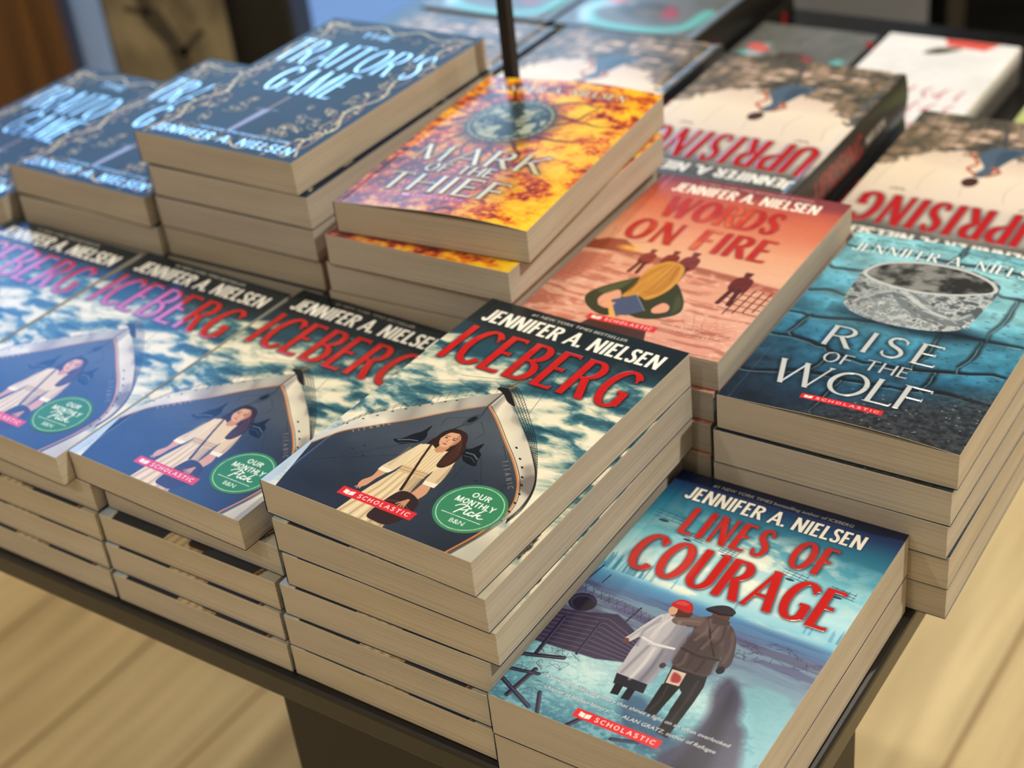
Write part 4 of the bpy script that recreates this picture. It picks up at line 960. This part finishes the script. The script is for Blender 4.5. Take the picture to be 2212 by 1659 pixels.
def cover_mesh(name, art, t, mat, arch=0.0, sub=1, spine_rgb=(60, 70, 80), rim=0.35, hard=False):
    """wrap-around cover in one piece: front with the print, spine, back, and the cut rim of the card; t in mm"""
    ui = np.unique(np.append(np.arange(0, len(art.u), sub), len(art.u) - 1)); vi = np.unique(np.append(np.arange(0, len(art.v), sub), len(art.v) - 1))
    u, v = art.u[ui], art.v[vi]
    col = lin(np.clip(art.c[np.ix_(vi, ui)], 0, 1)); foil = art.foil[np.ix_(vi, ui)]; h = art.h[np.ix_(vi, ui)]
    W, H, ny = art.W, art.H, len(v)
    U, V = np.meshgrid(u, v)
    X, Z = U.copy(), np.full(U.shape, float(t)) + h
    r = 1.5
    if art.spine:
        s = U < 0
        q = (U + art.spine / 2) / (art.spine / 2)
        X = np.where(s, -2.2 * (1 - np.clip(q, -1, 1) ** 2), X); Z = np.where(s, t + U * t / art.spine, Z)
        Z = Z - np.where(s, 0, 1.0 * np.exp(-((U - 9) / 2.6) ** 2))
    else:
        Z = Z - np.where(U < r, r - np.sqrt(np.maximum(r * r - (r - U) ** 2, 0)), 0)
        Z = Z - .12 * np.exp(-((U - 6.5) / .9) ** 2)
    if arch:
        f = np.clip(U / W, 0, 1)
        Z = Z + arch * (np.sin(math.pi * f ** 1.35) * (.35 + .65 * np.abs(2 * V / H - 1) ** 1.5))
    ink = np.concatenate([col, foil[..., None]], -1)
    cols_x, cols_z = [], []
    if not art.spine:
        an = np.linspace(0, math.pi / 2, 5)
        cols = [(W, 0.0), (W * .5, 0.0)] + [(r - r * math.sin(a), r - r * math.cos(a)) for a in an] + [(0, t / 2)]
    else:
        cols = [(W, 0.0), (W * .5, 0.0)]
    sp = np.append(lin(np.array(spine_rgb) / 255.0), 0)
    pre = len(cols)
    PX = np.tile(np.array([c[0] for c in cols]), (ny, 1)); PZ = np.tile(np.array([c[1] for c in cols]), (ny, 1))
    co = np.stack([np.hstack([PX, X]), np.hstack([np.tile(v[:, None], (1, pre)), V]), np.hstack([PZ, Z])], -1)
    ik = np.concatenate([np.tile(sp, (ny, pre, 1)), ink], 1)
    vn = np.hstack([np.zeros((ny, pre)), art.gl[np.ix_(vi, ui)]]).ravel()
    nx = co.shape[1]
    quads = [grid_quads(ny, nx)]
    allco, allik = [co.reshape(-1, 3)], [ik.reshape(-1, 4)]
    base = nx * ny
    # cut rim along foot, fore edge and head of the front board
    def strip(P):
        nonlocal base
        n = len(P)
        lo = P.copy(); lo[:, 2] -= rim
        allco.append(np.vstack([P, lo])); allik.append(np.tile(WHITE_CARD if not hard else ink[ny // 2, -1], (2 * n, 1)))
        i = np.arange(n - 1) + base
        quads.append(np.stack([i, i + 1, i + n + 1, i + n], -1)); base += 2 * n
    a0 = pre + (int(np.argmax(u >= (0 if art.spine else r))))
    strip(co[0, a0:].copy()); strip(co[:, -1].copy()); strip(co[-1, a0:][::-1].copy())
    if hard:   # underside of the front board and the whole back board
        b = 2.6
        for z0, z1 in ((t - rim, t - rim), (b, b)):
            P = np.array([(3.0, 0, z0), (W, 0, z0), (W, H, z1), (3.0, H, z1)])
            allco.append(P); allik.append(np.tile(ink[ny // 2, -1], (4, 1))); quads.append(np.array([[0, 1, 2, 3]]) + base); base += 4
        P = np.array([(0, 0, 0), (W, 0, 0), (W, H, 0), (0, H, 0), (0, 0, b), (W, 0, b), (W, H, b), (0, H, b)], float)
        allco.append(P); allik.append(np.tile(ink[ny // 2, -1], (8, 1))); quads.append(np.array([[0, 1, 5, 4], [1, 2, 6, 5], [2, 3, 7, 6]]) + base); base += 8
    return raw_mesh(name, np.vstack(allco) / 1000.0, np.vstack(quads), np.vstack(allik), [mat], varnish=vn)

def pages_mesh(name, W, H, t, seed, mat, inset=(0.5, 0.25, 0.25), z0=0.35, z1=None):
    """page block: leaves stand proud of each other by fractions of a millimetre"""
    r = np.random.RandomState(seed); z1 = t - 0.4 if z1 is None else z1
    nz = 34; zs = np.sort(np.append(np.linspace(z0, z1, nz - 8), r.uniform(z0, z1, 8)))
    x0, x1, y0, y1 = inset[0], W - inset[1], inset[2], H - inset[2]
    per = [(x0 + (x1 - x0) * k / 10, y0, 0, -1) for k in range(10)] + [(x1, y0 + (y1 - y0) * k / 14, 1, 0) for k in range(14)] + [(x1 - (x1 - x0) * k / 10, y1, 0, 1) for k in range(10)] + [(x0, y1 - (y1 - y0) * k / 2, 0, 0) for k in range(2)]
    per = np.array(per); n = len(per)
    wave = np.cumsum(r.normal(0, .02, n)); wave -= np.linspace(0, wave[-1], n)
    drift = np.convolve(r.normal(0, .11, nz + 8), np.ones(9) / 9, 'valid')
    co = []
    for k, z in enumerate(zs):
        o = drift[k] + r.normal(0, .022)
        e = (o + wave)[:, None] * per[:, 2:4]
        P = np.zeros((n, 3)); P[:, :2] = per[:, :2] + np.clip(e, -.25, .22); P[:, 2] = z; co.append(P)
    co = np.vstack(co)
    i = np.arange(n); q = []
    for k in range(nz - 1):
        q.append(np.stack([k * n + i, k * n + (i + 1) % n, (k + 1) * n + (i + 1) % n, (k + 1) * n + i], -1))
    # caps as strips between the long edges
    me = bpy.data.meshes.new(name)
    faces = [tuple(f) for f in np.vstack(q)] + [tuple(range(n))[::-1], tuple((nz - 1) * n + k for k in range(n))]
    me.from_pydata([tuple(p) for p in co / 1000.0], [], faces); me.materials.append(mat); me.update()
    return me

def sticker_mesh():
    a = art_sticker(); nr, na = 72, 220
    du = a.u[1]; co, ik = [], []
    for k in range(nr + 1):
        rr_ = 18.0 * k / nr
        for j in range(na):
            an = j / na * 2 * math.pi; x, y = rr_ * math.cos(an), rr_ * math.sin(an)
            i0, j0 = int(round((y + 20) / du)), int(round((x + 20) / du))
            co.append((x, y, .12)); ik.append(np.append(lin(np.clip(a.c[i0, j0], 0, 1)), 0))
    for j in range(na):
        an = j / na * 2 * math.pi; co.append((18 * math.cos(an), 18 * math.sin(an), 0.0)); ik.append(WHITE_CARD)
    q = []
    for k in range(nr + 1):
        for j in range(na):
            j2 = (j + 1) % na
            q.append((k * na + j, (k + 1) * na + j, (k + 1) * na + j2, k * na + j2))
    return raw_mesh('sticker', np.array(co) / 1000.0, np.array(q), np.array(ik), [M_STICK])

ORD = ['top', 'second', 'third', 'fourth', 'fifth', 'sixth', 'seventh', 'eighth', 'ninth']
TABLE_Z = Z0 - 0.568

def make_book(kind, meshes, loc, rot, label, group, sticker=None):
    root = empty(kind, loc, rot)
    tag(root, label, 'book', group)
    for nm, me in meshes:
        o = bpy.data.objects.new(nm, me); link(o, root)
    if sticker:
        o = bpy.data.objects.new('sticker', sticker[0]); o['label'] = 'green round sticker with white lettering'
        o.location = (sticker[1] / 1000.0, sticker[2] / 1000.0, sticker[3] / 1000.0 + .00006); o.rotation_euler = (0, 0, math.radians(sticker[4])); link(o, root)
    return root

def stack(poses, t, label_of, group, top_meshes, low_meshes, kind='paperback_book', tilt=(0.0, 0.0), sticker=None):
    """poses from the top book down: (x, y, angle) of each book's near corner by the spine; books rest on one another"""
    n = len(poses)
    for k, (x, y, th) in enumerate(poses):
        f = (n - k) / n
        z = TABLE_Z + (n - 1 - k) * t
        make_book(kind, top_meshes if k == 0 else low_meshes[k % len(low_meshes)], (x, y, z), (tilt[1] * f, -tilt[0] * f, th), label_of(k), group, sticker if k == 0 else None)

def flip(x, y, th, W, H):
    """near-left corner of a book lying upside down (head towards the viewer)"""
    return (x + W * math.cos(th) - H * math.sin(th), y + W * math.sin(th) + H * math.cos(th), th + math.pi)
# ------------------------------------------------------------------ the setting
def structure(o): o['kind'] = 'structure'; return o
X0, X1, Y0, Y1 = -3.2, 3.4, -2.4, 3.3
structure(MB().box(X0, Y0, -.1, X1, Y1 + .3, 0).build('floor', M_FLOOR))
structure(MB().box(X0, Y0, CEIL, X1, Y1 + .3, CEIL + .1).build('ceiling', M_CEIL))
structure(MB().box(X0 - .1, Y0, 0, X0, Y1, CEIL).build('wall_left', M_WALL))
structure(MB().box(X1, Y0, 0, X1 + .1, Y1, CEIL).build('wall_right', M_WALL))
structure(MB().box(X0, Y0 - .1, 0, X1, Y0, CEIL).build('wall_front', M_WALL))
WX0, WX1, WXU = -1.95, .42, -.72
structure(MB().box(X0, Y1, 0, WX0, Y1 + .12, CEIL).box(WX1, Y1, 0, X1, Y1 + .12, CEIL).box(WXU, Y1, 2.12, WX1, Y1 + .12, CEIL).box(WX0, Y1, 3.08, WXU, Y1 + .12, CEIL).build('wall_back', M_DARKWALL))

def pane_mat(name, rgb_, strength, rough=.1):
    mt, nt, p = new_mat(name)
    p.inputs['Base Color'].default_value = (.02, .02, .02, 1); p.inputs['Roughness'].default_value = rough
    tc = node(nt, 'ShaderNodeTexCoord'); nz = node(nt, 'ShaderNodeTexNoise', Scale=1.4, Detail=2.0)
    rp = node(nt, 'ShaderNodeValToRGB')
    rp.color_ramp.elements[0].position = .3; rp.color_ramp.elements[0].color = tuple(.8 * c for c in rgb_) + (1,)
    rp.color_ramp.elements[1].position = .7; rp.color_ramp.elements[1].color = tuple(rgb_) + (1,)
    nt.links.new(tc.outputs['Object'], nz.inputs['Vector']); nt.links.new(nz.outputs['Fac'], rp.inputs['Fac'])
    nt.links.new(rp.outputs['Color'], p.inputs['Emission Color'])
    p.inputs['Emission Strength'].default_value = strength
    return mt
M_SKYPANE = pane_mat('daylit_glass', WINDOW_RGB, WINDOW_STRENGTH)
M_MIDPANE = pane_mat('midday_glass', MIDPANE_RGB, MIDPANE_STRENGTH)
M_LOWPANE = pane_mat('street_lit_glass', (.26, .5, 1.0), .8)
win = structure(empty('window_1', (0, Y1 + .06, 0)))
win['label'] = 'tall shop window with bluish daylight'
for nm, x0, x1, z0, z1, mt in (('street_pane', WX0, WX1, .0, 1.0, M_LOWPANE), ('middle_pane', WX0, WX1, 1.0, 1.99, M_MIDPANE), ('transom_pane', WXU - .03, -.4, 1.99, 2.1, M_MIDPANE),
                               ('side_pane', WX0, -1.06, 1.99, 2.12, M_SKYPANE), ('upper_pane', WX0, WXU, 2.12, 3.08, M_SKYPANE)):
    MB().box(x0, -.004, z0, x1, .004, z1).build(nm, mt, win)
fr = MB().box(WX0 - .03, -.05, 0, WX0 + .03, .05, CEIL).box(WX1 - .03, -.05, 0, WX1 + .03, .05, 2.12).box(WX0, -.04, .97, WX1, .04, 1.03).box(-1.06, -.05, 1.98, WXU - .03, .05, 2.14).box(WXU - .03, -.05, 2.1, -.4, .05, 2.16).box(-.4, -.05, 1.98, WX1, .05, 2.16).box(WXU - .03, -.04, 2.1, WXU + .03, .04, CEIL).box(-1.09, -.04, 1.03, -1.03, .04, 1.99)
fr.build('window_frame', M_STEEL, win)
structure(MB().box(X0, Y1 - .015, 0, WX0 - .03, Y1, .1).box(WX1 + .03, Y1 - .015, 0, X1, Y1, .1).build('baseboard_back', M_STEEL))

# ceiling downlights
M_LAMPFACE, nt_, p_ = new_mat('lamp_face'); p_.inputs['Emission Color'].default_value = (1, .86, .68, 1); p_.inputs['Emission Strength'].default_value = 6
for i, (x, y, w, c, r) in enumerate(LAMPS):
    d = empty('ceiling_downlight', (x, y, CEIL))
    tag(d, ('round ceiling downlight over the customer side of the table', 'round ceiling downlight over the table corner side', 'round ceiling downlight behind the table', 'round ceiling downlight by the left wall', 'round ceiling downlight by the right wall')[i], 'lamp', 'shop downlights')
    MB().lathe([(.075, -.012), (.075, 0.0), (.055, 0.0), (.055, -.004)], n=32).build('trim_ring', M_STEEL, d)
    MB().lathe([(.05, -.006), (.05, -.0055)], n=32).build('lamp_face', M_LAMPFACE, d)
    ld = bpy.data.lights.new('downlight', 'SPOT'); ld.energy = w; ld.color = c; ld.shadow_soft_size = r; ld.spot_size = math.radians(165); ld.spot_blend = .4
    lo = bpy.data.objects.new('downlight', ld); COL.objects.link(lo); lo.location = (x, y, CEIL - .03)
    aim = Vector((0.0, .75, .75)) - Vector((x, y, CEIL)); lo.rotation_euler = aim.to_track_quat('-Z', 'Y').to_euler()

# ------------------------------------------------------------------ the display table
TH = math.radians(-37.2)
def uvw(u, v, z, th=TH): return (u * math.cos(th) - v * math.sin(th), u * math.sin(th) + v * math.cos(th), z)
tbl = empty('display_table', (0, 0, 0), (0, 0, TH))
tag(tbl, 'black display table with a thin overhanging top under all the book stacks', 'table')
TU0, TU1, TV0, TV1 = -1.05, -.2085, .404, 1.395
MB().box(TU0, TV0, TABLE_Z - .019, TU1, TV1, TABLE_Z).build('tabletop', M_BLACK, tbl, bevel=.0035)
for u0, u1, v0, v1 in ((-.509, -.221, .421, .557), (-1.035, -.75, 1.25, 1.385)):
    MB().box(u0, v0, 0, u1, v1, TABLE_Z - .019).build('leg', M_BLACKP, tbl, bevel=.004)

pole = empty('sign_stand', (.0255, 1.0085, TABLE_Z), (0, 0, TH))
tag(pole, 'thin black upright post standing on the table behind the orange coin paperback', 'sign stand')
MB().box(-.006, -.0058, 0, .006, .0058, .004).build('base', M_STEEL, pole)
MB().box(-.0041, -.0041, .004, .0041, .0041, .62).build('pole', M_STEEL, pole, bevel=.0006)

# ------------------------------------------------------------------ the books: print each cover once, then lay out the stacks
P = {
    'IC1': (0.02107, [(-0.1291, 0.6192, -0.6885), (-0.1272, 0.6149, -0.6649), (-0.1259, 0.6129, -0.6475), (-0.1311, 0.6151, -0.6388), (-0.1328, 0.615, -0.6462), (-0.133, 0.6149, -0.6545)]),
    'IC2': (0.01975, [(-0.2467, 0.7069, -0.6862), (-0.233, 0.7036, -0.6562), (-0.2387, 0.6991, -0.6458), (-0.2396, 0.6979, -0.6486), (-0.2395, 0.6942, -0.643)]),
    'IC3': (0.01988, [(-0.3542, 0.783, -0.6803), (-0.3426, 0.7792, -0.6493), (-0.3449, 0.7777, -0.6493), (-0.3457, 0.7772, -0.6493), (-0.3455, 0.7747, -0.6493)]),
    'LC': (0.02666, [(-0.0293, 0.5283, -0.6454), (-0.0291, 0.5292, -0.6454)]),
    'RW': (0.02168, [(0.1056, 0.6712, -0.6331), (0.1032, 0.6704, -0.6375), (0.103, 0.6718, -0.6461), (0.1042, 0.6718, -0.6331), (0.1048, 0.6736, -0.6331)]),
    'WF': (0.01925, [(0.0037, 0.7664, -0.6184), (0.0005, 0.7652, -0.6184), (-0.0019, 0.763, -0.6184), (-0.0027, 0.7615, -0.6184), (-0.0013, 0.759, -0.6172), (-0.0032, 0.76, -0.6146)]),
    'MT': (0.02079, [(-0.0932, 0.8371, -0.5518), (-0.1019, 0.8364, -0.6109), (-0.1045, 0.8409, -0.5934), (-0.1062, 0.8427, -0.5985), (-0.1023, 0.8496, -0.6032), (-0.1015, 0.8504, -0.6145), (-0.1011, 0.85, -0.6177), (-0.101, 0.8499, -0.6159)]),
    'TG1': (0.02251, [(-0.2244, 0.9482, -0.6629), (-0.2203, 0.9435, -0.6478), (-0.2208, 0.943, -0.6433), (-0.2208, 0.9448, -0.6339), (-0.2231, 0.9441, -0.634), (-0.2213, 0.9438, -0.6252), (-0.2219, 0.9425, -0.6192), (-0.2217, 0.9441, -0.6234)]),
    'TG2': (0.02300, [(-0.336, 1.0256, -0.6632), (-0.3346, 1.0221, -0.6338), (-0.3368, 1.0244, -0.6415), (-0.337, 1.0238, -0.6403), (-0.3396, 1.025, -0.6494), (-0.3383, 1.0253, -0.6454)]),
    'TG3': (0.02300, [(-0.4539, 1.1026, -0.6632), (-0.4549, 1.1033, -0.6617), (-0.4554, 1.1042, -0.6658), (-0.4556, 1.1043, -0.6630), (-0.4534, 1.1047, -0.6552)]),
    'IC4': (0.01990, [(-0.4596, 0.8615, -0.6667), (-0.4577, 0.8593, -0.6685), (-0.4582, 0.8598, -0.6804), (-0.4573, 0.8606, -0.6872), (-0.4581, 0.86, -0.687)]),
    'UP1': (0.03500, [(0.0779, 0.9775, -0.6234), (0.0779, 0.9775, -0.6234), (0.0779, 0.9775, -0.6234)]),
    'UP2': (0.03400, [(0.2116, 0.9022, -0.6231), (0.2116, 0.9022, -0.6231)]),
    'UP3': (0.03500, [(-0.041, 1.0782, -0.6283), (-0.041, 1.0782, -0.6283), (-0.041, 1.0782, -0.6283)]),
    'UP4': (0.03500, [(-0.1672, 1.1614, -0.6283), (-0.1674, 1.1612, -0.6283), (-0.1679, 1.1606, -0.6283)]),
    'HC5': (0.03400, [(0.076, 1.3591, -0.6283), (0.076, 1.3591, -0.6283)]),
    'HC6': (0.03400, [(-0.0441, 1.4465, -0.6283), (-0.0441, 1.4465, -0.6283)]),
    'HC7': (0.01750, [(0.1641, 1.2259, -0.6283), (0.1641, 1.2259, -0.6283)]),
    'WB': (0.03500, [(0.2574, 1.1519, -0.6283)]),
    'GR': (0.02000, [(0.3763, 1.0655, -0.6283)]),
}
def TT(k): return P[k][0] * 1000 - .15
A_SHIP, A_COUR, A_WOLF, A_FIRE, A_THIEF, A_VINE, A_TORN = art_ship(), art_courage(), art_wolf(), art_fire(), art_thief(), art_vines(), art_torn()

def kit(art, t, mat, spine_rgb, seed, arch=0.0, sub=1, lowsub=4, page=0):
    """mesh data of one title: the full print for the book on top, a coarser print for those under it"""
    pgs = [pages_mesh('page_block', art.W, art.H, t, seed + k, M_PAGE[(page + k) % len(M_PAGE)]) for k in range(3)]
    top = (('cover', cover_mesh('cover', art, t, mat, arch, sub, spine_rgb)), ('page_block', pgs[0]))
    lowc = cover_mesh('cover', art, t, mat, 0.0, lowsub, spine_rgb)
    return top, [(('cover', lowc), ('page_block', pg)) for pg in pgs]

def hard_kit(art, t, mat, seed, sub=1):
    c = cover_mesh('jacket', art, t, mat, 0.0, sub, (40, 40, 40), rim=2.6, hard=True)
    pg = pages_mesh('page_block', art.W, art.H, t, seed, M_PAGE[1], inset=(5, 3.2, 3.2), z0=2.7, z1=t - 2.7)
    k = (('jacket', c), ('page_block', pg))
    return k, [k]

STK = sticker_mesh()
def lab(top, rest):
    return lambda k: top if k == 0 else '%s book from the top of %s' % (ORD[k], rest)

ship_top, ship_low = kit(A_SHIP, TT('IC1'), M_GLOSS, (34, 60, 92), 100)
for key, top, rest, st in (
    ('IC1', 'ship-bow paperback with red title, topmost of the tall stack beside the two-walkers paperbacks', 'the ship-bow stack beside the two-walkers paperbacks', (107.4, 31.0, 0)),
    ('IC2', 'ship-bow paperback lying askew over the edge of its stack, second ship-bow stack from the corner', 'the ship-bow stack with the askew cover', (104.4, 31.4, 0)),
    ('IC3', 'ship-bow paperback atop the third ship-bow stack from the table corner', 'the third ship-bow stack from the table corner', (100.6, 31.0, 2)),
    ('IC4', 'ship-bow paperback cut off by the picture edge, fourth ship-bow stack from the corner', 'the fourth ship-bow stack, farthest from the table corner', None)):
    t = P[key][0]
    if abs(t - P['IC1'][0]) < .0004: tm, lm = ship_top, ship_low
    elif key in ('IC2',): tm, lm = kit(A_SHIP, TT(key), M_GLOSS, (34, 60, 92), 130); ship2 = (tm, lm)
    else: tm, lm = ship2
    stack(P[key][1], t if key != 'IC3' and key != 'IC4' else P['IC2'][0], lab(top, rest), 'ship-bow paperbacks', tm, lm, sticker=(STK, st[0], st[1], t * 1000 - .15 if key == 'IC1' else TT('IC2'), st[2]) if st else None)

tm, lm = kit(A_COUR, TT('LC'), M_GLOSS, (30, 44, 84), 160)
stack(P['LC'][1], P['LC'][0], lambda k: ('two-walkers paperback with red title on teal sky, upper of the pair at the table corner', 'two-walkers paperback under the other one at the table corner')[k], 'two-walkers paperbacks', tm, lm)
tm, lm = kit(A_WOLF, TT('RW'), M_GLOSS, (24, 70, 96), 190, arch=2.5, page=2)
stack(P['RW'][1], P['RW'][0], lab('blue stone-patterned paperback with a silver bangle on its cover, topmost of its stack', 'the silver-bangle paperback stack'), 'silver-bangle paperbacks', tm, lm)
tm, lm = kit(A_FIRE, TT('WF'), M_SATIN, (150, 70, 60), 220)
stack(P['WF'][1], P['WF'][0], lab('salmon-orange paperback with a fair-haired girl seen from behind, topmost of its stack', 'the salmon-orange girl paperback stack'), 'salmon-orange paperbacks', tm, lm)
tm, lm = kit(A_THIEF, TT('MT'), M_GLOSS, (110, 50, 30), 250, arch=3.2, page=2)
stack(P['MT'][1], P['MT'][0], lab('yellow and orange paperback with a worn coin on its cover, topmost of its stack', 'the orange coin paperback stack'), 'orange coin paperbacks', tm, lm)
A_VINE.u = A_VINE.u * (137.2 / CW); A_VINE.v = A_VINE.v * (206.0 / CH); A_VINE.W, A_VINE.H = 137.2, 206.0
vine_top, vine_low = kit(A_VINE, TT('TG1'), M_MATTE, (30, 42, 64), 280, page=2)
stack(P['TG1'][1], P['TG1'][0], lab('navy paperback with gold vines and pale foil title, topmost of the tallest navy stack', 'the tallest navy gold-vine stack'), 'navy gold-vine paperbacks', vine_top, vine_low, tilt=(.012, .014))
stack(P['TG2'][1], P['TG1'][0], lab('navy gold-vine paperback atop the middle navy stack, its title half hidden', 'the middle navy gold-vine stack'), 'navy gold-vine paperbacks', vine_top, vine_low)
stack(P['TG3'][1], P['TG1'][0], lab('navy gold-vine paperback atop the lowest navy stack at the picture edge', 'the lowest navy gold-vine stack'), 'navy gold-vine paperbacks', vine_top, vine_low)

torn_top, torn_low = hard_kit(A_TORN, 34.0, M_JACKET, 300)
for key, top, rest in (('UP1', 'upside-down cream hardcover showing its black spine, behind the salmon-orange paperback', 'the cream hardcover stack showing its black spines'),
                       ('UP2', 'upside-down cream hardcover behind the silver-bangle paperback, its running figure near the picture edge', 'the cream hardcover stack behind the silver-bangle paperback'),
                       ('UP3', 'upside-down cream hardcover directly behind the orange coin paperback', 'the cream hardcover stack behind the orange coin paperback'),
                       ('UP4', 'upside-down cream hardcover mostly hidden by the tallest navy stack, left of the thin post', 'the cream hardcover stack behind the tallest navy stack')):
    t = P[key][0]
    stack([flip(x, y, th, JW / 1000, JH / 1000) for x, y, th in P[key][1]], .0345, lab(top, rest), 'cream hardcovers', torn_top, torn_low, kind='hardcover_book')

A_SW = art_swirl(7); sw_top, sw_low = hard_kit(A_SW, 33.5, M_JACKET, 320)
for key, top, rest in (('HC5', 'grey hardcover with a teal swirl and black spine, in the back row', 'the back-row grey stack with the black spines'),
                       ('HC6', 'grey teal-swirl hardcover in the back row, right behind the thin black post', 'the back-row grey stack behind the thin black post')):
    stack([flip(x, y, th, JW / 1000, JH / 1000) for x, y, th in P[key][1]], .034, lab(top, rest), 'grey swirl hardcovers', sw_top, sw_low, kind='hardcover_book')
A_SP = art_swirl(11, 0.0, -72.0); A_SP.u = A_SP.u * (113.0 / JW); A_SP.v = A_SP.v * (190.0 / JH); A_SP.W, A_SP.H = 113.0, 190.0
tm, lm = kit(A_SP, 17.3, M_SATIN, (60, 60, 60), 340)
stack([flip(x, y, th, .113, .19) for x, y, th in P['HC7'][1]], .0175, lambda k: ('plain grey paperback with a dark flower and salmon patch, in the back row', 'lower grey paperback under the dark-flower one in the back row')[k], 'grey flower paperbacks', tm, lm)
A_WH = art_white()
k_, _ = kit(A_WH, 34.6, M_SATIN, (112, 107, 102), 360, sub=1)
stack([flip(x, y, th, .117, .205) for x, y, th in P['WB'][1]], .035, lambda k: 'thick white paperback with a red band and red brush marks, in the back row', 'back-row white paperback', k_, [k_])
A_GR = art_plain((188, 196, 128), (214, 214, 160), 5)
k_, _ = kit(A_GR, 19.6, M_SATIN, (150, 160, 90), 380)
stack(P['GR'][1], .02, lambda k: 'pale green paperback at the picture edge beside the thick white paperback', 'back-row green paperback', k_, [k_])

# ------------------------------------------------------------------ furniture beyond the table
M_POSTDAYLIGHT = noise_mat('post_daylight_blue', rgb(132, 166, 226), rgb(146, 180, 236), nscale=4, rough=.35)  # blue daylight put into the post's own colour
M_BOARD = noise_mat('tan_printed_board', rgb(70, 61, 46), rgb(142, 130, 102), scale=(1, 1, .6), nscale=15, detail=3, rough=.7)
M_INKDARK = noise_mat('dark_branch_ink', rgb(44, 42, 38), rgb(74, 66, 50), nscale=8, rough=.7)
M_GREY = noise_mat('grey_sheen_board', rgb(96, 102, 114), rgb(110, 116, 128), nscale=5, rough=.5)  # colour imitates the grey-blue sheen on the tabletop
M_CLOTH = noise_mat('dark_slate_cloth', rgb(44, 50, 60), rgb(58, 64, 76), nscale=12, rough=.9)
bc = empty('wooden_bookcase', (-.868, 2.12, 0)); tag(bc, 'brown oak low bookcase end beyond the navy stacks at the picture corner', 'bookcase')
for x in (-.36, .33): MB().box(x, -.22, .06, x + .03, .2, 1.02).build('side_panel', M_WOOD, bc, bevel=.003)
MB().box(-.33, -.215, .06, .33, -.195, .99).build('front_panel', M_WOOD, bc, bevel=.002)
MB().box(-.365, -.225, 1.02, .365, .205, 1.05).build('top', M_WOOD, bc, bevel=.004)
MB().box(-.34, -.2, 0, .34, .18, .06).build('plinth', M_BLACKP, bc)
ps = empty('display_stand', (-.385, 1.95, 0)); tag(ps, 'tan printed display board on a stand between the wooden bookcase and the black cabinet', 'display stand')
MB().box(-.075, -.012, .12, .075, .012, 1.04).build('board', M_BOARD, ps, bevel=.002)
br_ = MB()
rr = random.Random(2)
def limb(x, z, dx, dz, w):
    n = math.hypot(dx, dz); px, pz = -dz / n * w, dx / n * w
    k = len(br_.v); br_.v += [(x - px, -.0125, z - pz), (x + px, -.0125, z + pz), (x + dx + px * .6, -.0125, z + dz + pz * .6), (x + dx - px * .6, -.0125, z + dz - pz * .6)]; br_.f.append((k, k + 3, k + 2, k + 1))
for seg in ((-.03, .74, .012, -.06, .013), (-.018, .68, .026, -.05, .014), (.008, .63, .006, -.05, .013), (.014, .58, -.02, -.05, .012), (-.006, .53, -.05, -.03, .009), (.014, .58, .03, -.05, .009), (.044, .53, .018, .035, .008), (-.018, .68, -.03, .01, .006), (-.056, .5, .1, -.012, .008), (.01, .62, .035, .03, .006)): limb(*seg)
br_.build('printed_branches', M_INKDARK, ps)
MB().box(-.112, -.02, 0, -.076, .02, 1.06).build('post', M_POSTDAYLIGHT, ps, bevel=.002)
MB().box(-.11, -.1, 0, .045, .02, .012).build('foot', M_STEEL, ps)
cb = empty('black_cabinet', (-.262, 2.08, 0)); tag(cb, 'tall narrow black cabinet side rising just beyond the navy stacks', 'cabinet')
MB().box(-.075, -.1, .05, .032, .18, 1.0).build('body', M_BLACKP, cb, bevel=.02)
MB().box(-.07, -.09, 0, .027, .17, .05).build('plinth', M_STEEL, cb)
gp = empty('grey_sheen_plinth', (.53, 2.02, 0)); tag(gp, 'added grey plinth standing in for tabletop sheen beyond the grey flower paperbacks', 'plinth')  # block added where the black tabletop would show a grey-blue reflection
MB().box(-.13, -.1, .04, .07, .2, .95).build('body', M_GREY, gp, bevel=.004); MB().box(-.12, -.09, 0, .06, .19, .04).build('kickboard', M_STEEL, gp)
ch = empty('black_bookshelf', (1.15, 2.1, 0)); tag(ch, 'black bookshelf at the top corner behind the white paperback', 'bookshelf')
MB().box(-.52, .1, 0, .6, .16, 1.3).build('back_panel', M_BLACKP, ch)
for x in (-.52, .04, .58): MB().box(x, -.16, 0, x + .025, .1, 1.3).build('side_panel', M_BLACKP, ch, bevel=.002)
for z in (.05, .42, .8, 1.27): MB().box(-.495, -.16, z, .58, .1, z + .025).build('shelf', M_BLACKP, ch)
